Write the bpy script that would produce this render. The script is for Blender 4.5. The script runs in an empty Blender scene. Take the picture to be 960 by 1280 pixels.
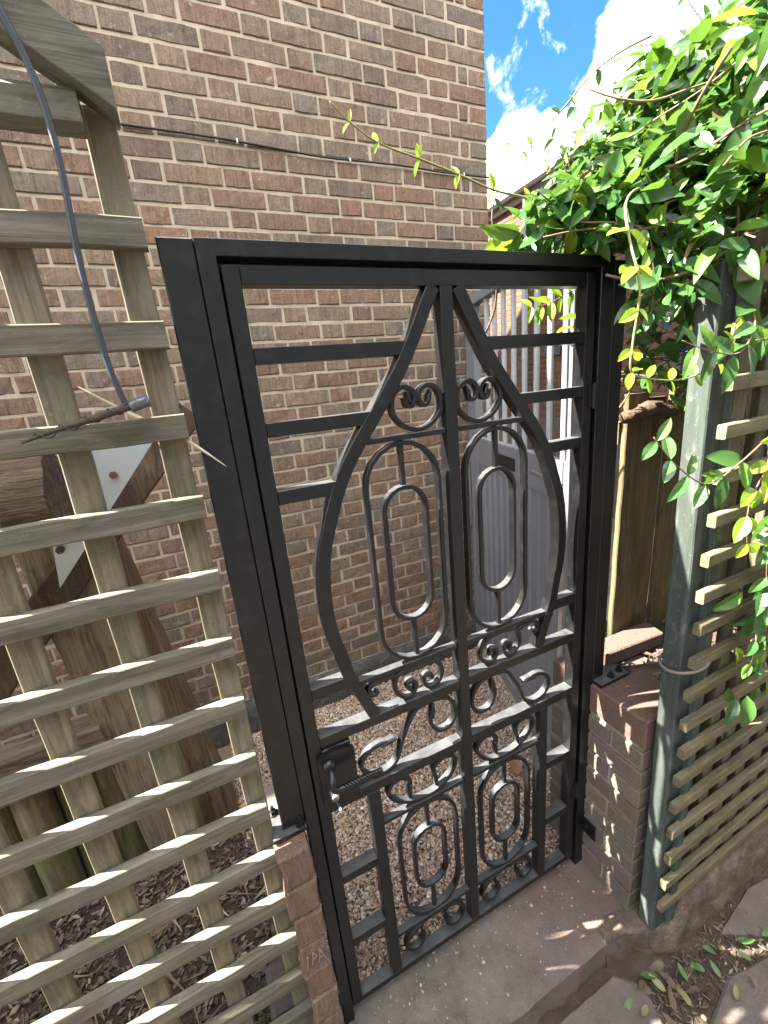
import bpy, bmesh, math, random
import numpy as np
from mathutils import Vector, Matrix, noise

random.seed(7)
S = bpy.context.scene
COL = S.collection
R_ = math.radians

# ------------------------------------------------------------------ camera
CAM_POS = Vector((-0.0754, -0.8018, 1.7071))
YAW, PITCH, ROLL, FPX = 0.4035, -0.2834, -0.0975, 525.08
def cam_basis():
    cy, sy, cp, sp = math.cos(YAW), math.sin(YAW), math.cos(PITCH), math.sin(PITCH)
    F = Vector((sy*cp, cy*cp, sp)); Rr = Vector((cy, -sy, 0)); U = Rr.cross(F)
    c, s = math.cos(ROLL), math.sin(ROLL)
    return Rr*c + U*s, Rr*(-s) + U*c, F
CR, CU, CF = cam_basis()
cam = bpy.data.cameras.new("camera"); cam_ob = bpy.data.objects.new("camera", cam); COL.objects.link(cam_ob)
cam.sensor_fit = 'VERTICAL'; cam.sensor_height = 36.0; cam.sensor_width = 27.0
cam.lens = FPX/1280.0*36.0
cam.clip_start = 0.01; cam.clip_end = 500
M = Matrix((CR, CU, -CF)).transposed().to_4x4(); M.translation = CAM_POS
cam_ob.matrix_world = M
S.camera = cam_ob

# ------------------------------------------------------------------ light
SUN_AZ = R_(21.5)      # sun stands to the left (-X) and 21.5 degrees behind the house front (+Y)
SUN_EL = R_(50.0)
to_sun = Vector((-math.cos(SUN_AZ)*math.cos(SUN_EL), math.sin(SUN_AZ)*math.cos(SUN_EL), math.sin(SUN_EL)))
world = bpy.data.worlds.new("World"); S.world = world; world.use_nodes = True
def build_world():
    nt = world.node_tree; n = nt.nodes; l = nt.links; n.clear()
    out = n.new('ShaderNodeOutputWorld')
    sky = n.new('ShaderNodeTexSky'); sky.sky_type = 'NISHITA'; sky.sun_disc = False
    sky.sun_elevation = SUN_EL
    sky.sun_rotation = math.atan2(to_sun.x, to_sun.y)
    sky.air_density = 1.0; sky.dust_density = 0.6; sky.ozone_density = 3.0
    hsv = n.new('ShaderNodeHueSaturation'); hsv.inputs['Saturation'].default_value = 1.3
    l.new(sky.outputs[0], hsv.inputs['Color'])
    b1 = n.new('ShaderNodeBackground'); b1.inputs['Strength'].default_value = 0.036
    l.new(hsv.outputs[0], b1.inputs['Color'])
    b2 = n.new('ShaderNodeBackground'); b2.inputs['Color'].default_value = (1.0, 0.985, 0.965, 1)
    b2.inputs['Strength'].default_value = 1.0
    tc = n.new('ShaderNodeTexCoord'); sep = n.new('ShaderNodeSeparateXYZ'); l.new(tc.outputs['Generated'], sep.inputs[0])
    def math_(op, a, b=None):
        m = n.new('ShaderNodeMath'); m.operation = op
        for i, v in enumerate((a, b)):
            if v is None: continue
            if isinstance(v, (int, float)): m.inputs[i].default_value = v
            else: l.new(v, m.inputs[i])
        return m.outputs[0]
    nz = n.new('ShaderNodeTexNoise'); nz.inputs['Scale'].default_value = 13.0; nz.inputs['Detail'].default_value = 10.0
    nz.inputs['Roughness'].default_value = 0.6; nz.inputs['Distortion'].default_value = 0.35
    l.new(tc.outputs['Generated'], nz.inputs['Vector'])
    acc = math_('MULTIPLY', math_('SUBTRACT', nz.outputs[0], 0.5), 2.0)
    for d, size, w in CLOUDS:
        dv = Vector(d).normalized()
        vm = n.new('ShaderNodeVectorMath'); vm.operation = 'DOT_PRODUCT'; vm.inputs[1].default_value = dv
        l.new(tc.outputs['Generated'], vm.inputs[0])
        # soft round mass: 1 at the centre, 0 at the given angular size
        cs = math.cos(R_(size))
        v = math_('DIVIDE', math_('SUBTRACT', vm.outputs['Value'], cs), 1.0-cs)
        v = math_('MAXIMUM', v, 0.0)
        acc = math_('ADD', acc, math_('MULTIPLY', v, w))
    rp = n.new('ShaderNodeValToRGB'); rp.color_ramp.elements[0].position = 0.12; rp.color_ramp.elements[1].position = 0.80
    rp.color_ramp.interpolation = 'EASE'
    l.new(acc, rp.inputs[0])
    mx = n.new('ShaderNodeMixShader'); l.new(rp.outputs[0], mx.inputs[0]); l.new(b1.outputs[0], mx.inputs[1]); l.new(b2.outputs[0], mx.inputs[2])
    l.new(mx.outputs[0], out.inputs[0])
CLOUDS = [((.722,.525,.45),5.2,1.25),((.715,.575,.395),4.2,1.1),((.75,.46,.475),7,1.2),((.618,.698,.36),4.2,1.2),((.60,.735,.312),4.6,1.2),((.663,.645,.383),2.6,.45),
          ((.9,-.1,.35),16,1.0),((.5,-.7,.5),20,1.0),((-.1,-.8,.45),18,1.0),((-.6,-.5,.5),20,1.0),((-.2,-.2,.95),22,.9),((.35,-.15,.9),18,.9),((-.9,-.1,.4),17,1.0),((-.2,.8,.6),20,1.0),((.05,.35,.9),16,.8),
          ((-.7,.6,.3),16,1.0),((.2,-.95,.25),20,1.0),((-.45,-.85,.2),18,1.0),((.85,-.5,.2),18,1.0),((.0,-.5,.8),18,.9)]
build_world()
sun = bpy.data.lights.new("sun", 'SUN'); sun.energy = 5.0; sun.angle = R_(0.53); sun.color = (1.0, 0.94, 0.84)
sun_ob = bpy.data.objects.new("sun", sun); COL.objects.link(sun_ob)
sun_ob.rotation_euler = to_sun.to_track_quat('Z', 'Y').to_euler(); sun_ob.location = (-3, 3, 6)
S.view_settings.view_transform = 'Standard'; S.view_settings.look = 'None'
S.view_settings.gamma = 1.0; S.view_settings.use_curve_mapping = False
S.view_settings.exposure = 3.5
S.render.engine = 'CYCLES'
S.cycles.max_bounces = 8; S.cycles.diffuse_bounces = 5; S.cycles.glossy_bounces = 4
S.cycles.use_denoising = True

# ------------------------------------------------------------------ mesh helpers
class MB:
    def __init__(s): s.v = []; s.f = []; s.smooth = False
    def add(s, vs, fs):
        o = len(s.v); s.v.extend([tuple(p) for p in vs]); s.f.extend([tuple(i+o for i in f) for f in fs]); return s
    def box(s, x0, x1, y0, y1, z0, z1, c=0.0015):
        """chamfered box"""
        X = (x0, x1); Y = (y0, y1); Z = (z0, z1)
        if c <= 0:
            vs = [(X[i & 1], Y[(i >> 1) & 1], Z[(i >> 2) & 1]) for i in range(8)]
            return s.add(vs, [(0,2,3,1),(4,5,7,6),(0,1,5,4),(2,6,7,3),(0,4,6,2),(1,3,7,5)])
        vs = []; idx = {}
        for i in (0, 1):
            for j in (0, 1):
                for k in (0, 1):
                    sx, sy, sz = (c if i == 0 else -c), (c if j == 0 else -c), (c if k == 0 else -c)
                    idx[(i,j,k,0)] = len(vs); vs.append((X[i], Y[j]+sy, Z[k]+sz))
                    idx[(i,j,k,1)] = len(vs); vs.append((X[i]+sx, Y[j], Z[k]+sz))
                    idx[(i,j,k,2)] = len(vs); vs.append((X[i]+sx, Y[j]+sy, Z[k]))
        q = idx; fs = []
        fs += [(q[0,0,0,0],q[0,0,1,0],q[0,1,1,0],q[0,1,0,0]), (q[1,0,0,0],q[1,1,0,0],q[1,1,1,0],q[1,0,1,0])]
        fs += [(q[0,0,0,1],q[1,0,0,1],q[1,0,1,1],q[0,0,1,1]), (q[0,1,0,1],q[0,1,1,1],q[1,1,1,1],q[1,1,0,1])]
        fs += [(q[0,0,0,2],q[0,1,0,2],q[1,1,0,2],q[1,0,0,2]), (q[0,0,1,2],q[1,0,1,2],q[1,1,1,2],q[0,1,1,2])]
        for k in (0, 1):
            for i in (0, 1):
                fs.append((q[i,0,k,0],q[i,1,k,0],q[i,1,k,2],q[i,0,k,2]))
            for j in (0, 1):
                fs.append((q[0,j,k,1],q[1,j,k,1],q[1,j,k,2],q[0,j,k,2]))
        for i in (0, 1):
            for j in (0, 1):
                fs.append((q[i,j,0,0],q[i,j,1,0],q[i,j,1,1],q[i,j,0,1]))
                for k in (0, 1): fs.append((q[i,j,k,0],q[i,j,k,1],q[i,j,k,2]))
        return s.add(vs, fs)
    def sweep(s, path, prof, side=None, closed=False, scale=None):
        """sweep profile [(a,b)] along a 3D path; a along the in-plane normal, b along the 'side' vector"""
        n = len(path); P = [Vector(p) for p in path]; rings = []; prev = None
        for i in range(n):
            if closed: t = P[(i+1) % n]-P[i-1]
            else: t = P[min(i+1, n-1)]-P[max(i-1, 0)]
            t.normalize()
            if side is not None: b = Vector(side)
            else:
                b = Vector((0,0,1)) if prev is None else prev
                if abs(b.dot(t)) > .95: b = Vector((0,1,0))
                b = (b-t*b.dot(t)).normalized(); prev = b
            a = b.cross(t).normalized()
            k = 1.0 if scale is None else scale[i]
            rings.append([P[i]+a*(u*k)+b*(v*k if side is None else v) for u, v in prof])
        m = len(prof); vs = [p for r in rings for p in r]; fs = []
        for i in range(n if closed else n-1):
            for j in range(m):
                a_, b_ = i*m+j, i*m+(j+1) % m; c_, d_ = ((i+1) % n)*m+(j+1) % m, ((i+1) % n)*m+j
                fs.append((a_, b_, c_, d_))
        if not closed: fs += [tuple(range(m-1, -1, -1)), tuple(range((n-1)*m, n*m))]
        return s.add(vs, fs)
    def tube(s, path, r, k=8, taper=None):
        prof = [(math.cos(2*math.pi*i/k)*r, math.sin(2*math.pi*i/k)*r) for i in range(k)]
        return s.sweep(path, prof, scale=taper)
    def plank(s, p0, p1, w, t, up=(0,0,1), n=8, c=.0015, wob=.0012, seed=0, taper=None):
        """timber of width w (along up) and thickness t, with slightly uneven edges"""
        p0, p1 = Vector(p0), Vector(p1); d = (p1-p0).normalized(); u = Vector(up); u = (u-d*u.dot(d)).normalized(); sd = d.cross(u)
        rings = []
        for i in range(n+1):
            f = i/n; p = p0.lerp(p1, f); k = 1 if taper is None else 1+(taper-1)*f
            hw, ht = w/2*k, t/2*k; ring = []
            for a, b in ((-hw,-ht+c),(-hw+c,-ht),(hw-c,-ht),(hw,-ht+c),(hw,ht-c),(hw-c,ht),(-hw+c,ht),(-hw,ht-c)):
                q = p+u*a+sd*b
                nv = noise.noise_vector(q*9+Vector((seed*3.7, seed, 0)))*wob
                ring.append(q+nv)
            rings.append(ring)
        vs = [q for r in rings for q in r]; fs = []
        for i in range(n):
            for j in range(8):
                fs.append((i*8+j, (i+1)*8+j, (i+1)*8+(j+1) % 8, i*8+(j+1) % 8))
        fs += [tuple(range(8)), tuple(range(n*8+7, n*8-1, -1))]
        return s.add(vs, fs)
    def cyl(s, p0, p1, r, k=16, r2=None):
        return s.sweep([p0, p1], [(math.cos(2*math.pi*i/k)*r, math.sin(2*math.pi*i/k)*r) for i in range(k)], scale=[1, 1 if r2 is None else r2/r])
    def mesh(s, name, smooth=False):
        me = bpy.data.meshes.new(name); me.from_pydata(s.v, [], s.f); me.update()
        if smooth: me.polygons.foreach_set('use_smooth', [True]*len(me.polygons))
        return me

def tag(o, label=None, cat=None, group=None, kind=None):
    if label: o['label'] = label
    if cat: o['category'] = cat
    if group: o['group'] = group
    if kind: o['kind'] = kind
    return o
def thing(name, loc, label, cat, group=None):
    o = bpy.data.objects.new(name, None); COL.objects.link(o); o.location = loc; o.empty_display_size = .1
    return tag(o, label, cat, group)
def obj(name, mb, mat, parent=None, smooth=False, autosmooth=None, loc=None):
    me = mb if isinstance(mb, bpy.types.Mesh) else mb.mesh(name, smooth or autosmooth is not None)
    if autosmooth is not None and not isinstance(mb, bpy.types.Mesh): me.set_sharp_from_angle(angle=R_(autosmooth))
    if mat is not None and len(me.materials) == 0: me.materials.append(mat)
    o = bpy.data.objects.new(name, me); COL.objects.link(o)
    base = Vector((0,0,0)) if loc is None else Vector(loc)
    if parent is not None:
        o.parent = parent
        off = Vector((0,0,0)); p = parent
        while p is not None: off += p.location; p = p.parent
        o.location = base-off
    else: o.location = base
    return o
def catmull(pts, n=6, closed=False):
    P = [Vector(p) for p in pts]; m = len(P); out = []
    for i in range(m if closed else m-1):
        g = lambda j: P[j % m] if closed else P[max(0, min(m-1, j))]
        p0, p1, p2, p3 = g(i-1), g(i), g(i+1), g(i+2)
        for k in range(n):
            t = k/n
            out.append(.5*((2*p1)+(p2-p0)*t+(2*p0-5*p1+4*p2-p3)*t*t+(3*p1-p0-3*p2+p3)*t*t*t))
    if not closed: out.append(P[-1])
    return out

# ------------------------------------------------------------------ materials
def new_mat(name):
    m = bpy.data.materials.new(name); m.use_nodes = True; nt = m.node_tree
    return m, nt, nt.nodes['Principled BSDF']
class NT:
    def __init__(s, nt): s.nt = nt; s.n = nt.nodes; s.l = nt.links
    def node(s, t, **kw):
        n = s.n.new(t)
        for k, v in kw.items(): setattr(n, k, v)
        return n
    def rnd(s):
        oi = s.node('ShaderNodeObjectInfo'); ge = s.node('ShaderNodeNewGeometry')
        a = s.math('ADD', oi.outputs['Random'], ge.outputs['Random Per Island'])
        return s.math('FRACT', a)
    def math(s, op, a, b=None, clamp=False):
        m = s.node('ShaderNodeMath', operation=op); m.use_clamp = clamp
        for i, v in enumerate((a, b)):
            if v is None: continue
            if isinstance(v, (int, float)): m.inputs[i].default_value = v
            else: s.l.new(v, m.inputs[i])
        return m.outputs[0]
    def coords(s, scale, kind='Object', offset=None):
        tc = s.node('ShaderNodeTexCoord'); mp = s.node('ShaderNodeMapping'); mp.inputs['Scale'].default_value = scale
        src = tc.outputs[kind]
        if kind == 'World':
            pass
        s.l.new(src, mp.inputs['Vector'])
        if offset is not None:
            cb = s.node('ShaderNodeCombineXYZ')
            m = s.math('MULTIPLY', offset, 37.0)
            for i in range(3): s.l.new(m, cb.inputs[i])
            s.l.new(cb.outputs[0], mp.inputs['Location'])
        return mp.outputs[0]
    def wpos(s, scale, offset=None):
        ge = s.node('ShaderNodeNewGeometry'); mp = s.node('ShaderNodeMapping'); mp.inputs['Scale'].default_value = scale
        s.l.new(ge.outputs['Position'], mp.inputs['Vector'])
        if offset is not None:
            cb = s.node('ShaderNodeCombineXYZ'); m = s.math('MULTIPLY', offset, 37.0)
            for i in range(3): s.l.new(m, cb.inputs[i])
            s.l.new(cb.outputs[0], mp.inputs['Location'])
        return mp.outputs[0]
    def noise(s, vec, scale=1, detail=5, rough=.55, dist=0):
        n = s.node('ShaderNodeTexNoise'); n.inputs['Scale'].default_value = scale; n.inputs['Detail'].default_value = detail
        n.inputs['Roughness'].default_value = rough; n.inputs['Distortion'].default_value = dist
        s.l.new(vec, n.inputs['Vector']); return n.outputs[0]
    def ramp(s, fac, stops, interp='LINEAR'):
        r = s.node('ShaderNodeValToRGB'); e = r.color_ramp.elements; r.color_ramp.interpolation = interp
        while len(e) < len(stops): e.new(.5)
        for i, (p, c) in enumerate(stops):
            e[i].position = p; e[i].color = (*c, 1) if len(c) == 3 else c
        s.l.new(fac, r.inputs[0]); return r.outputs[0]
    def mix(s, fac, a, b, mode='MIX'):
        m = s.node('ShaderNodeMix', data_type='RGBA', blend_type=mode)
        for sock, v in ((m.inputs['Factor'], fac), (m.inputs['A'], a), (m.inputs['B'], b)):
            if isinstance(v, (int, float)): sock.default_value = v
            elif isinstance(v, tuple): sock.default_value = (*v, 1) if len(v) == 3 else v
            else: s.l.new(v, sock)
        return m.outputs['Result']
    def bump(s, bsdf, h, strength=.5, dist=.002, prev=None):
        b = s.node('ShaderNodeBump'); b.inputs['Strength'].default_value = strength; b.inputs['Distance'].default_value = dist
        s.l.new(h, b.inputs['Height'])
        if prev is not None: s.l.new(prev, b.inputs['Normal'])
        s.l.new(b.outputs[0], bsdf.inputs['Normal']); return b.outputs[0]

def brick_mat(name, stops, streak=True, pale=.35, rough=.9, dirt=(.12,.11,.10), dirt_amt=.35, smear=None):
    m, nt, b = new_mat(name); t = NT(nt); r = t.rnd()
    base = t.ramp(r, stops)
    fine = t.noise(t.wpos((1,1,1)), 330, 4, .65)
    # combed vertical drag marks of a rustic face
    w = t.noise(t.wpos((230, 230, 12), r), 1, 4, .7, .4)
    wb = t.noise(t.wpos((46, 46, 7), r), 1, 4, .65, .6)
    w2 = t.noise(t.wpos((60, 60, 60), r), 1, 5, .65)
    big = t.noise(t.wpos((1,1,1)), 3.2, 5, .62)
    k = .9 if streak else .2
    h = t.math('ADD', t.math('MULTIPLY', w, k), t.math('ADD', t.math('MULTIPLY', wb, k), t.math('MULTIPLY', w2, .8)))
    c = base
    if streak:
        c = t.mix(t.math('MULTIPLY', t.ramp(wb, [(.36,(1,1,1)),(.52,(0,0,0))]), .55), c, t.mix(.62, c, (.03,.024,.02)))
        c = t.mix(t.math('MULTIPLY', t.ramp(w, [(.34,(1,1,1)),(.50,(0,0,0))]), .5), c, t.mix(.6, c, (.025,.02,.017)))
    c = t.mix(t.math('MULTIPLY', t.ramp(w, [(.52,(0,0,0)),(.68,(1,1,1))]), pale), c, t.mix(.5, c, (.42,.35,.27)))
    c = t.mix(t.math('MULTIPLY', t.ramp(w2, [(.5,(0,0,0)),(.72,(1,1,1))]), dirt_amt), c, dirt)
    c = t.mix(t.math('MULTIPLY', t.ramp(fine, [(.52,(0,0,0)),(.72,(1,1,1))]), .3), c, t.mix(.5, c, (.5,.42,.34)))
    c = t.mix(t.math('MULTIPLY', t.ramp(fine, [(.30,(1,1,1)),(.44,(0,0,0))]), .5), c, t.mix(.7, c, (.02,.016,.013)))
    c = t.mix(t.ramp(big, [(.42,(0,0,0)),(.72,(.45,.45,.45))]), c, t.mix(.5, c, (.07,.06,.052)))
    if smear:
        sm_ = t.noise(t.wpos((1,1,1)), 38, 5, .6, .5)
        c = t.mix(t.math('MULTIPLY', t.ramp(sm_, [(.62,(0,0,0)),(.70,(1,1,1))]), .6), c, smear)
    nt.links.new(c, b.inputs['Base Color']); b.inputs['Roughness'].default_value = rough
    b.inputs['Specular IOR Level'].default_value = .25
    t.bump(b, h, 1.0, .006)
    return m
def mortar_mat(name, c1, c2):
    m, nt, b = new_mat(name); t = NT(nt)
    a = t.noise(t.wpos((1,1,1)), 14, 6, .65); f = t.noise(t.wpos((1,1,1)), 420, 2, .6)
    c = t.ramp(a, [(.3, c2), (.6, c1)]); c = t.mix(t.math('MULTIPLY', f, .3), c, (.2,.17,.14))
    nt.links.new(c, b.inputs['Base Color']); b.inputs['Roughness'].default_value = .95
    t.bump(b, f, .6, .002); return m
def wood_mat(name, c1, c2, c3, axis, moss=None, rough=.85, ring=1.0, moss_amt=.5, bumpd=.0012):
    """weathered timber; grain runs along axis 0/1/2"""
    m, nt, b = new_mat(name); t = NT(nt); r = t.rnd()
    sc = [95, 95, 95]; sc[axis] = 3.0
    g = t.noise(t.wpos(tuple(sc), r), 1, 6, .62, .6)
    sc2 = [22, 22, 22]; sc2[axis] = 2.2
    g2 = t.noise(t.wpos(tuple(sc2), r), 1, 4, .6, .8)
    blot = t.noise(t.wpos((7,7,7), r), 1, 5, .6)
    c = t.ramp(g2, [(.3, c1), (.5, c2), (.7, c3)])
    c = t.mix(t.math('MULTIPLY', t.ramp(g, [(.38,(1,1,1)),(.52,(0,0,0))]), .55*ring), c, t.mix(.7, c, (.03,.024,.018)))
    c = t.mix(t.math('MULTIPLY', r, .35), c, t.mix(.5, c, (.09,.075,.055)))
    if moss:
        c = t.mix(t.math('MULTIPLY', t.ramp(blot, [(.42,(0,0,0)),(.62,(1,1,1))]), moss_amt), c, moss)
    spk = t.noise(t.wpos((1,1,1), r), 150, 3, .5)
    c = t.mix(t.math('MULTIPLY', t.ramp(spk, [(.66,(0,0,0)),(.72,(1,1,1))]), .25), c, (.30,.29,.24))
    sc3 = [34, 34, 34]; sc3[axis] = 9
    stn = t.noise(t.wpos(tuple(sc3), r), 1, 5, .62, 1.0)
    c = t.mix(t.math('MULTIPLY', t.ramp(stn, [(.54,(0,0,0)),(.66,(1,1,1))]), .55), c, t.mix(.65, c, (.022,.019,.014)))
    c = t.mix(t.math('MULTIPLY', t.ramp(stn, [(.30,(1,1,1)),(.42,(0,0,0))]), .35), c, t.mix(.5, c, (.33,.31,.25)))
    nt.links.new(c, b.inputs['Base Color']); b.inputs['Roughness'].default_value = rough
    b.inputs['Specular IOR Level'].default_value = .25
    t.bump(b, t.math('ADD', g, t.math('MULTIPLY', g2, .6)), 1.0, bumpd*1.6); return m
def plain_mat(name, col, rough=.5, metal=0, bump=0, bscale=200, var=0, coat=0, spec=.5):
    m, nt, b = new_mat(name); t = NT(nt)
    b.inputs['Roughness'].default_value = rough; b.inputs['Metallic'].default_value = metal
    b.inputs['Specular IOR Level'].default_value = spec
    if coat: b.inputs['Coat Weight'].default_value = coat; b.inputs['Coat Roughness'].default_value = .25
    n = t.noise(t.wpos((1,1,1)), bscale, 4, .6)
    if var:
        n2 = t.noise(t.wpos((1,1,1)), 9, 5, .65)
        c = t.mix(t.math('MULTIPLY', n2, var), col, tuple(x*.45 for x in col))
        nt.links.new(c, b.inputs['Base Color'])
        rr = t.ramp(n2, [(.3, (rough*.8,)*3), (.7, (min(1, rough*1.25),)*3)]); nt.links.new(rr, b.inputs['Roughness'])
    else: b.inputs['Base Color'].default_value = (*col, 1)
    if bump: t.bump(b, n, bump, .001)
    return m
def leaf_mat(name, stops, rough=.30, trans=.26):
    m, nt, b = new_mat(name); t = NT(nt); r = t.rnd()
    c = t.ramp(r, stops)
    n = t.noise(t.wpos((1,1,1)), 60, 4, .6)
    c = t.mix(t.math('MULTIPLY', n, .35), c, t.mix(.6, c, (.02,.05,.01)))
    nt.links.new(c, b.inputs['Base Color']); b.inputs['Roughness'].default_value = rough
    tr = t.node('ShaderNodeBsdfTranslucent'); nt.links.new(t.mix(.4, c, (.20,.36,.03)), tr.inputs['Color'])
    mx = t.node('ShaderNodeMixShader'); mx.inputs[0].default_value = trans
    nt.links.new(b.outputs[0], mx.inputs[1]); nt.links.new(tr.outputs[0], mx.inputs[2])
    nt.links.new(mx.outputs[0], nt.nodes['Material Output'].inputs[0])
    t.bump(b, n, .25, .001)
    return m
def ground_mat(name, stops, scale=9, fine=160, bumpd=.006, rough=.95):
    m, nt, b = new_mat(name); t = NT(nt)
    a = t.noise(t.wpos((1,1,1)), scale, 8, .65); f = t.noise(t.wpos((1,1,1)), fine, 4, .65)
    c = t.ramp(a, stops); c = t.mix(t.math('MULTIPLY', f, .55), c, t.mix(.75, c, (.025,.02,.016)))
    nt.links.new(c, b.inputs['Base Color']); b.inputs['Roughness'].default_value = rough
    b.inputs['Specular IOR Level'].default_value = .2
    t.bump(b, t.math('ADD', f, t.math('MULTIPLY', a, 2.0)), .7, bumpd); return m
def stone_mat(name, stops, fine=300, rough=.85):
    m, nt, b = new_mat(name); t = NT(nt); r = t.rnd()
    c = t.ramp(r, stops); f = t.noise(t.wpos((1,1,1)), fine, 4, .6)
    c = t.mix(t.math('MULTIPLY', f, .5), c, t.mix(.6, c, (.08,.06,.05)))
    nt.links.new(c, b.inputs['Base Color']); b.inputs['Roughness'].default_value = rough
    t.bump(b, f, .5, .0015); return m

HOUSE_STOPS = [(0,(.19,.118,.08)),(.16,(.235,.143,.095)),(.34,(.215,.16,.115)),(.5,(.19,.155,.12)),(.62,(.25,.142,.092)),(.76,(.145,.114,.089)),(.9,(.26,.178,.118)),(1,(.185,.148,.113))]
m_brick = brick_mat('house_brick', HOUSE_STOPS, smear=(.36,.30,.22))
m_mortar = mortar_mat('house_mortar', (.46,.385,.285), (.33,.265,.195))
m_pier = brick_mat('pier_brick', [(0,(.095,.074,.060)),(.3,(.125,.097,.078)),(.55,(.105,.09,.077)),(.8,(.14,.105,.083)),(1,(.088,.074,.064))], streak=False, pale=.1, dirt=(.05,.045,.04))
m_pier_cap = brick_mat('pier_cap_brick', [(0,(.08,.052,.042)),(1,(.105,.064,.05))], streak=False, pale=.05, dirt=(.06,.05,.045))
m_pier_l = brick_mat('pier_brick_tan', [(0,(.15,.092,.068)),(.4,(.175,.122,.08)),(.7,(.145,.09,.075)),(1,(.185,.138,.09))], streak=True, pale=.3, dirt=(.10,.08,.06))
m_pmortar = mortar_mat('pier_mortar', (.24,.21,.17), (.14,.12,.10))
m_nbrick = brick_mat('orange_brick', [(0,(.105,.05,.028)),(.4,(.135,.068,.037)),(.7,(.095,.044,.026)),(1,(.155,.085,.048))], streak=False, pale=.15, dirt_amt=.15)
m_nmortar = mortar_mat('orange_mortar', (.10,.075,.055), (.07,.052,.04))
def black_mat():
    m, nt, b = new_mat('black_powder_coat'); t = NT(nt)
    n = t.noise(t.wpos((1,1,1)), 900, 3, .6); d = t.noise(t.wpos((1,1,1)), 26, 6, .68); d2 = t.noise(t.wpos((1,1,1)), 160, 4, .7)
    ge = t.node('ShaderNodeNewGeometry'); sp = t.node('ShaderNodeSeparateXYZ'); nt.links.new(ge.outputs['True Normal'], sp.inputs[0])
    up = t.ramp(sp.outputs['Z'], [(.45,(0,0,0)),(.9,(1,1,1))])
    dust_sheen = t.math('MULTIPLY', t.math('MULTIPLY', up, .8), t.ramp(d, [(.3,(.45,.45,.45)),(.65,(1,1,1))]))  # upward faces paled: dust plus sun and sky sheen put into the colour
    film = t.math('MULTIPLY', t.ramp(t.math('MULTIPLY', d, t.math('ADD', d2, .5)), [(.48,(0,0,0)),(.75,(1,1,1))]), .10)
    c = t.mix(t.math('MAXIMUM', dust_sheen, film), (.0055,.0057,.006), (.078,.08,.083))
    nt.links.new(c, b.inputs['Base Color'])
    nt.links.new(t.ramp(d, [(.3,(.27,.27,.27)),(.7,(.40,.40,.40))]), b.inputs['Roughness'])
    b.inputs['Specular IOR Level'].default_value = .42
    t.bump(b, n, .10, .001); return m
m_black = black_mat()
m_blackg = plain_mat('black_lock_enamel', (.007,.007,.008), .34, bump=.05, spec=.35)
m_steel = plain_mat('bright_steel', (.62,.62,.62), .28, 1.0)
m_brass = plain_mat('brass_key', (.55,.42,.22), .35, 1.0)
m_galv = plain_mat('galvanised_steel', (.55,.60,.64), .48, .75, var=.4, bump=.2, bscale=60)
m_grey = plain_mat('grey_metal_paint', (.175,.18,.195), .42, 0, var=.25)
m_greyw = plain_mat('pale_grey_metal_paint', (.36,.375,.40), .38, 0, var=.15)
m_dark = plain_mat('black_plastic', (.012,.012,.013), .55, bump=.2)
m_cable = plain_mat('blue_grey_cable', (.028,.034,.046), .5, bump=.3, bscale=300, var=.3)
m_wcable = plain_mat('black_cable', (.008,.008,.009), .6)
m_clip = plain_mat('white_cable_clip', (.62,.62,.58), .5)
G1, G2, G3 = (.082,.072,.052), (.132,.118,.090), (.195,.18,.146)
MOSS = (.072,.078,.05)
m_slat_x = wood_mat('trellis_wood_along', G1, G2, G3, 0, MOSS, moss_amt=.35)
m_cap = wood_mat('trellis_cap_wood', (.085,.078,.058), (.135,.126,.098), (.19,.18,.148), 0, MOSS, moss_amt=.3)
m_slat_z = wood_mat('trellis_wood_upright', (.115,.097,.062), (.165,.142,.094), (.215,.19,.135), 2, MOSS, moss_amt=.4)
m_rslat_x = wood_mat('right_trellis_along', (.080,.066,.042), (.120,.10,.064), (.165,.142,.095), 0, (.15,.14,.06), moss_amt=.35)
m_rslat_z = wood_mat('right_trellis_upright', (.060,.05,.034), (.09,.075,.050), (.12,.104,.07), 2, (.14,.13,.06), moss_amt=.3)
m_green = wood_mat('green_stained_post', (.024,.036,.032), (.037,.052,.046), (.060,.075,.066), 2, None, ring=.8)
m_board = wood_mat('fence_board_wood', (.085,.062,.032), (.12,.09,.048), (.16,.125,.07), 2, (.10,.11,.04), moss_amt=.35)
m_timber = wood_mat('swing_timber', (.18,.135,.09), (.24,.19,.13), (.30,.245,.175), 2, None, ring=1.3, bumpd=.004)
m_timber_d = wood_mat('old_dark_timber', (.045,.030,.02), (.085,.055,.034), (.15,.105,.06), 2, None, ring=1.5, bumpd=.006)
m_timber_x = wood_mat('old_log_bark', (.05,.034,.022), (.095,.066,.04), (.17,.125,.075), 0, None, ring=1.5, bumpd=.008)
m_timber_d2 = wood_mat('brown_timber', (.11,.07,.042), (.16,.108,.067), (.22,.155,.10), 2, None, ring=1.5, bumpd=.004)
m_log = wood_mat('mossy_log', (.14,.11,.065), (.19,.155,.095), (.25,.21,.14), 2, (.14,.155,.05), moss_amt=.7, bumpd=.003)
m_leaf = leaf_mat('vine_leaf', [(0,(.024,.072,.018)),(.3,(.038,.105,.022)),(.55,(.034,.095,.028)),(.75,(.06,.14,.022)),(.92,(.095,.19,.022)),(1,(.042,.115,.03))])
m_leafy = leaf_mat('young_vine_leaf', [(0,(.22,.36,.03)),(.5,(.30,.40,.03)),(1,(.16,.32,.03))], trans=.5)
m_stem = plain_mat('vine_stem', (.16,.10,.055), .7, bump=.3, bscale=250, var=.3)
m_stemg = plain_mat('green_stem', (.20,.19,.07), .5, var=.5)
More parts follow.
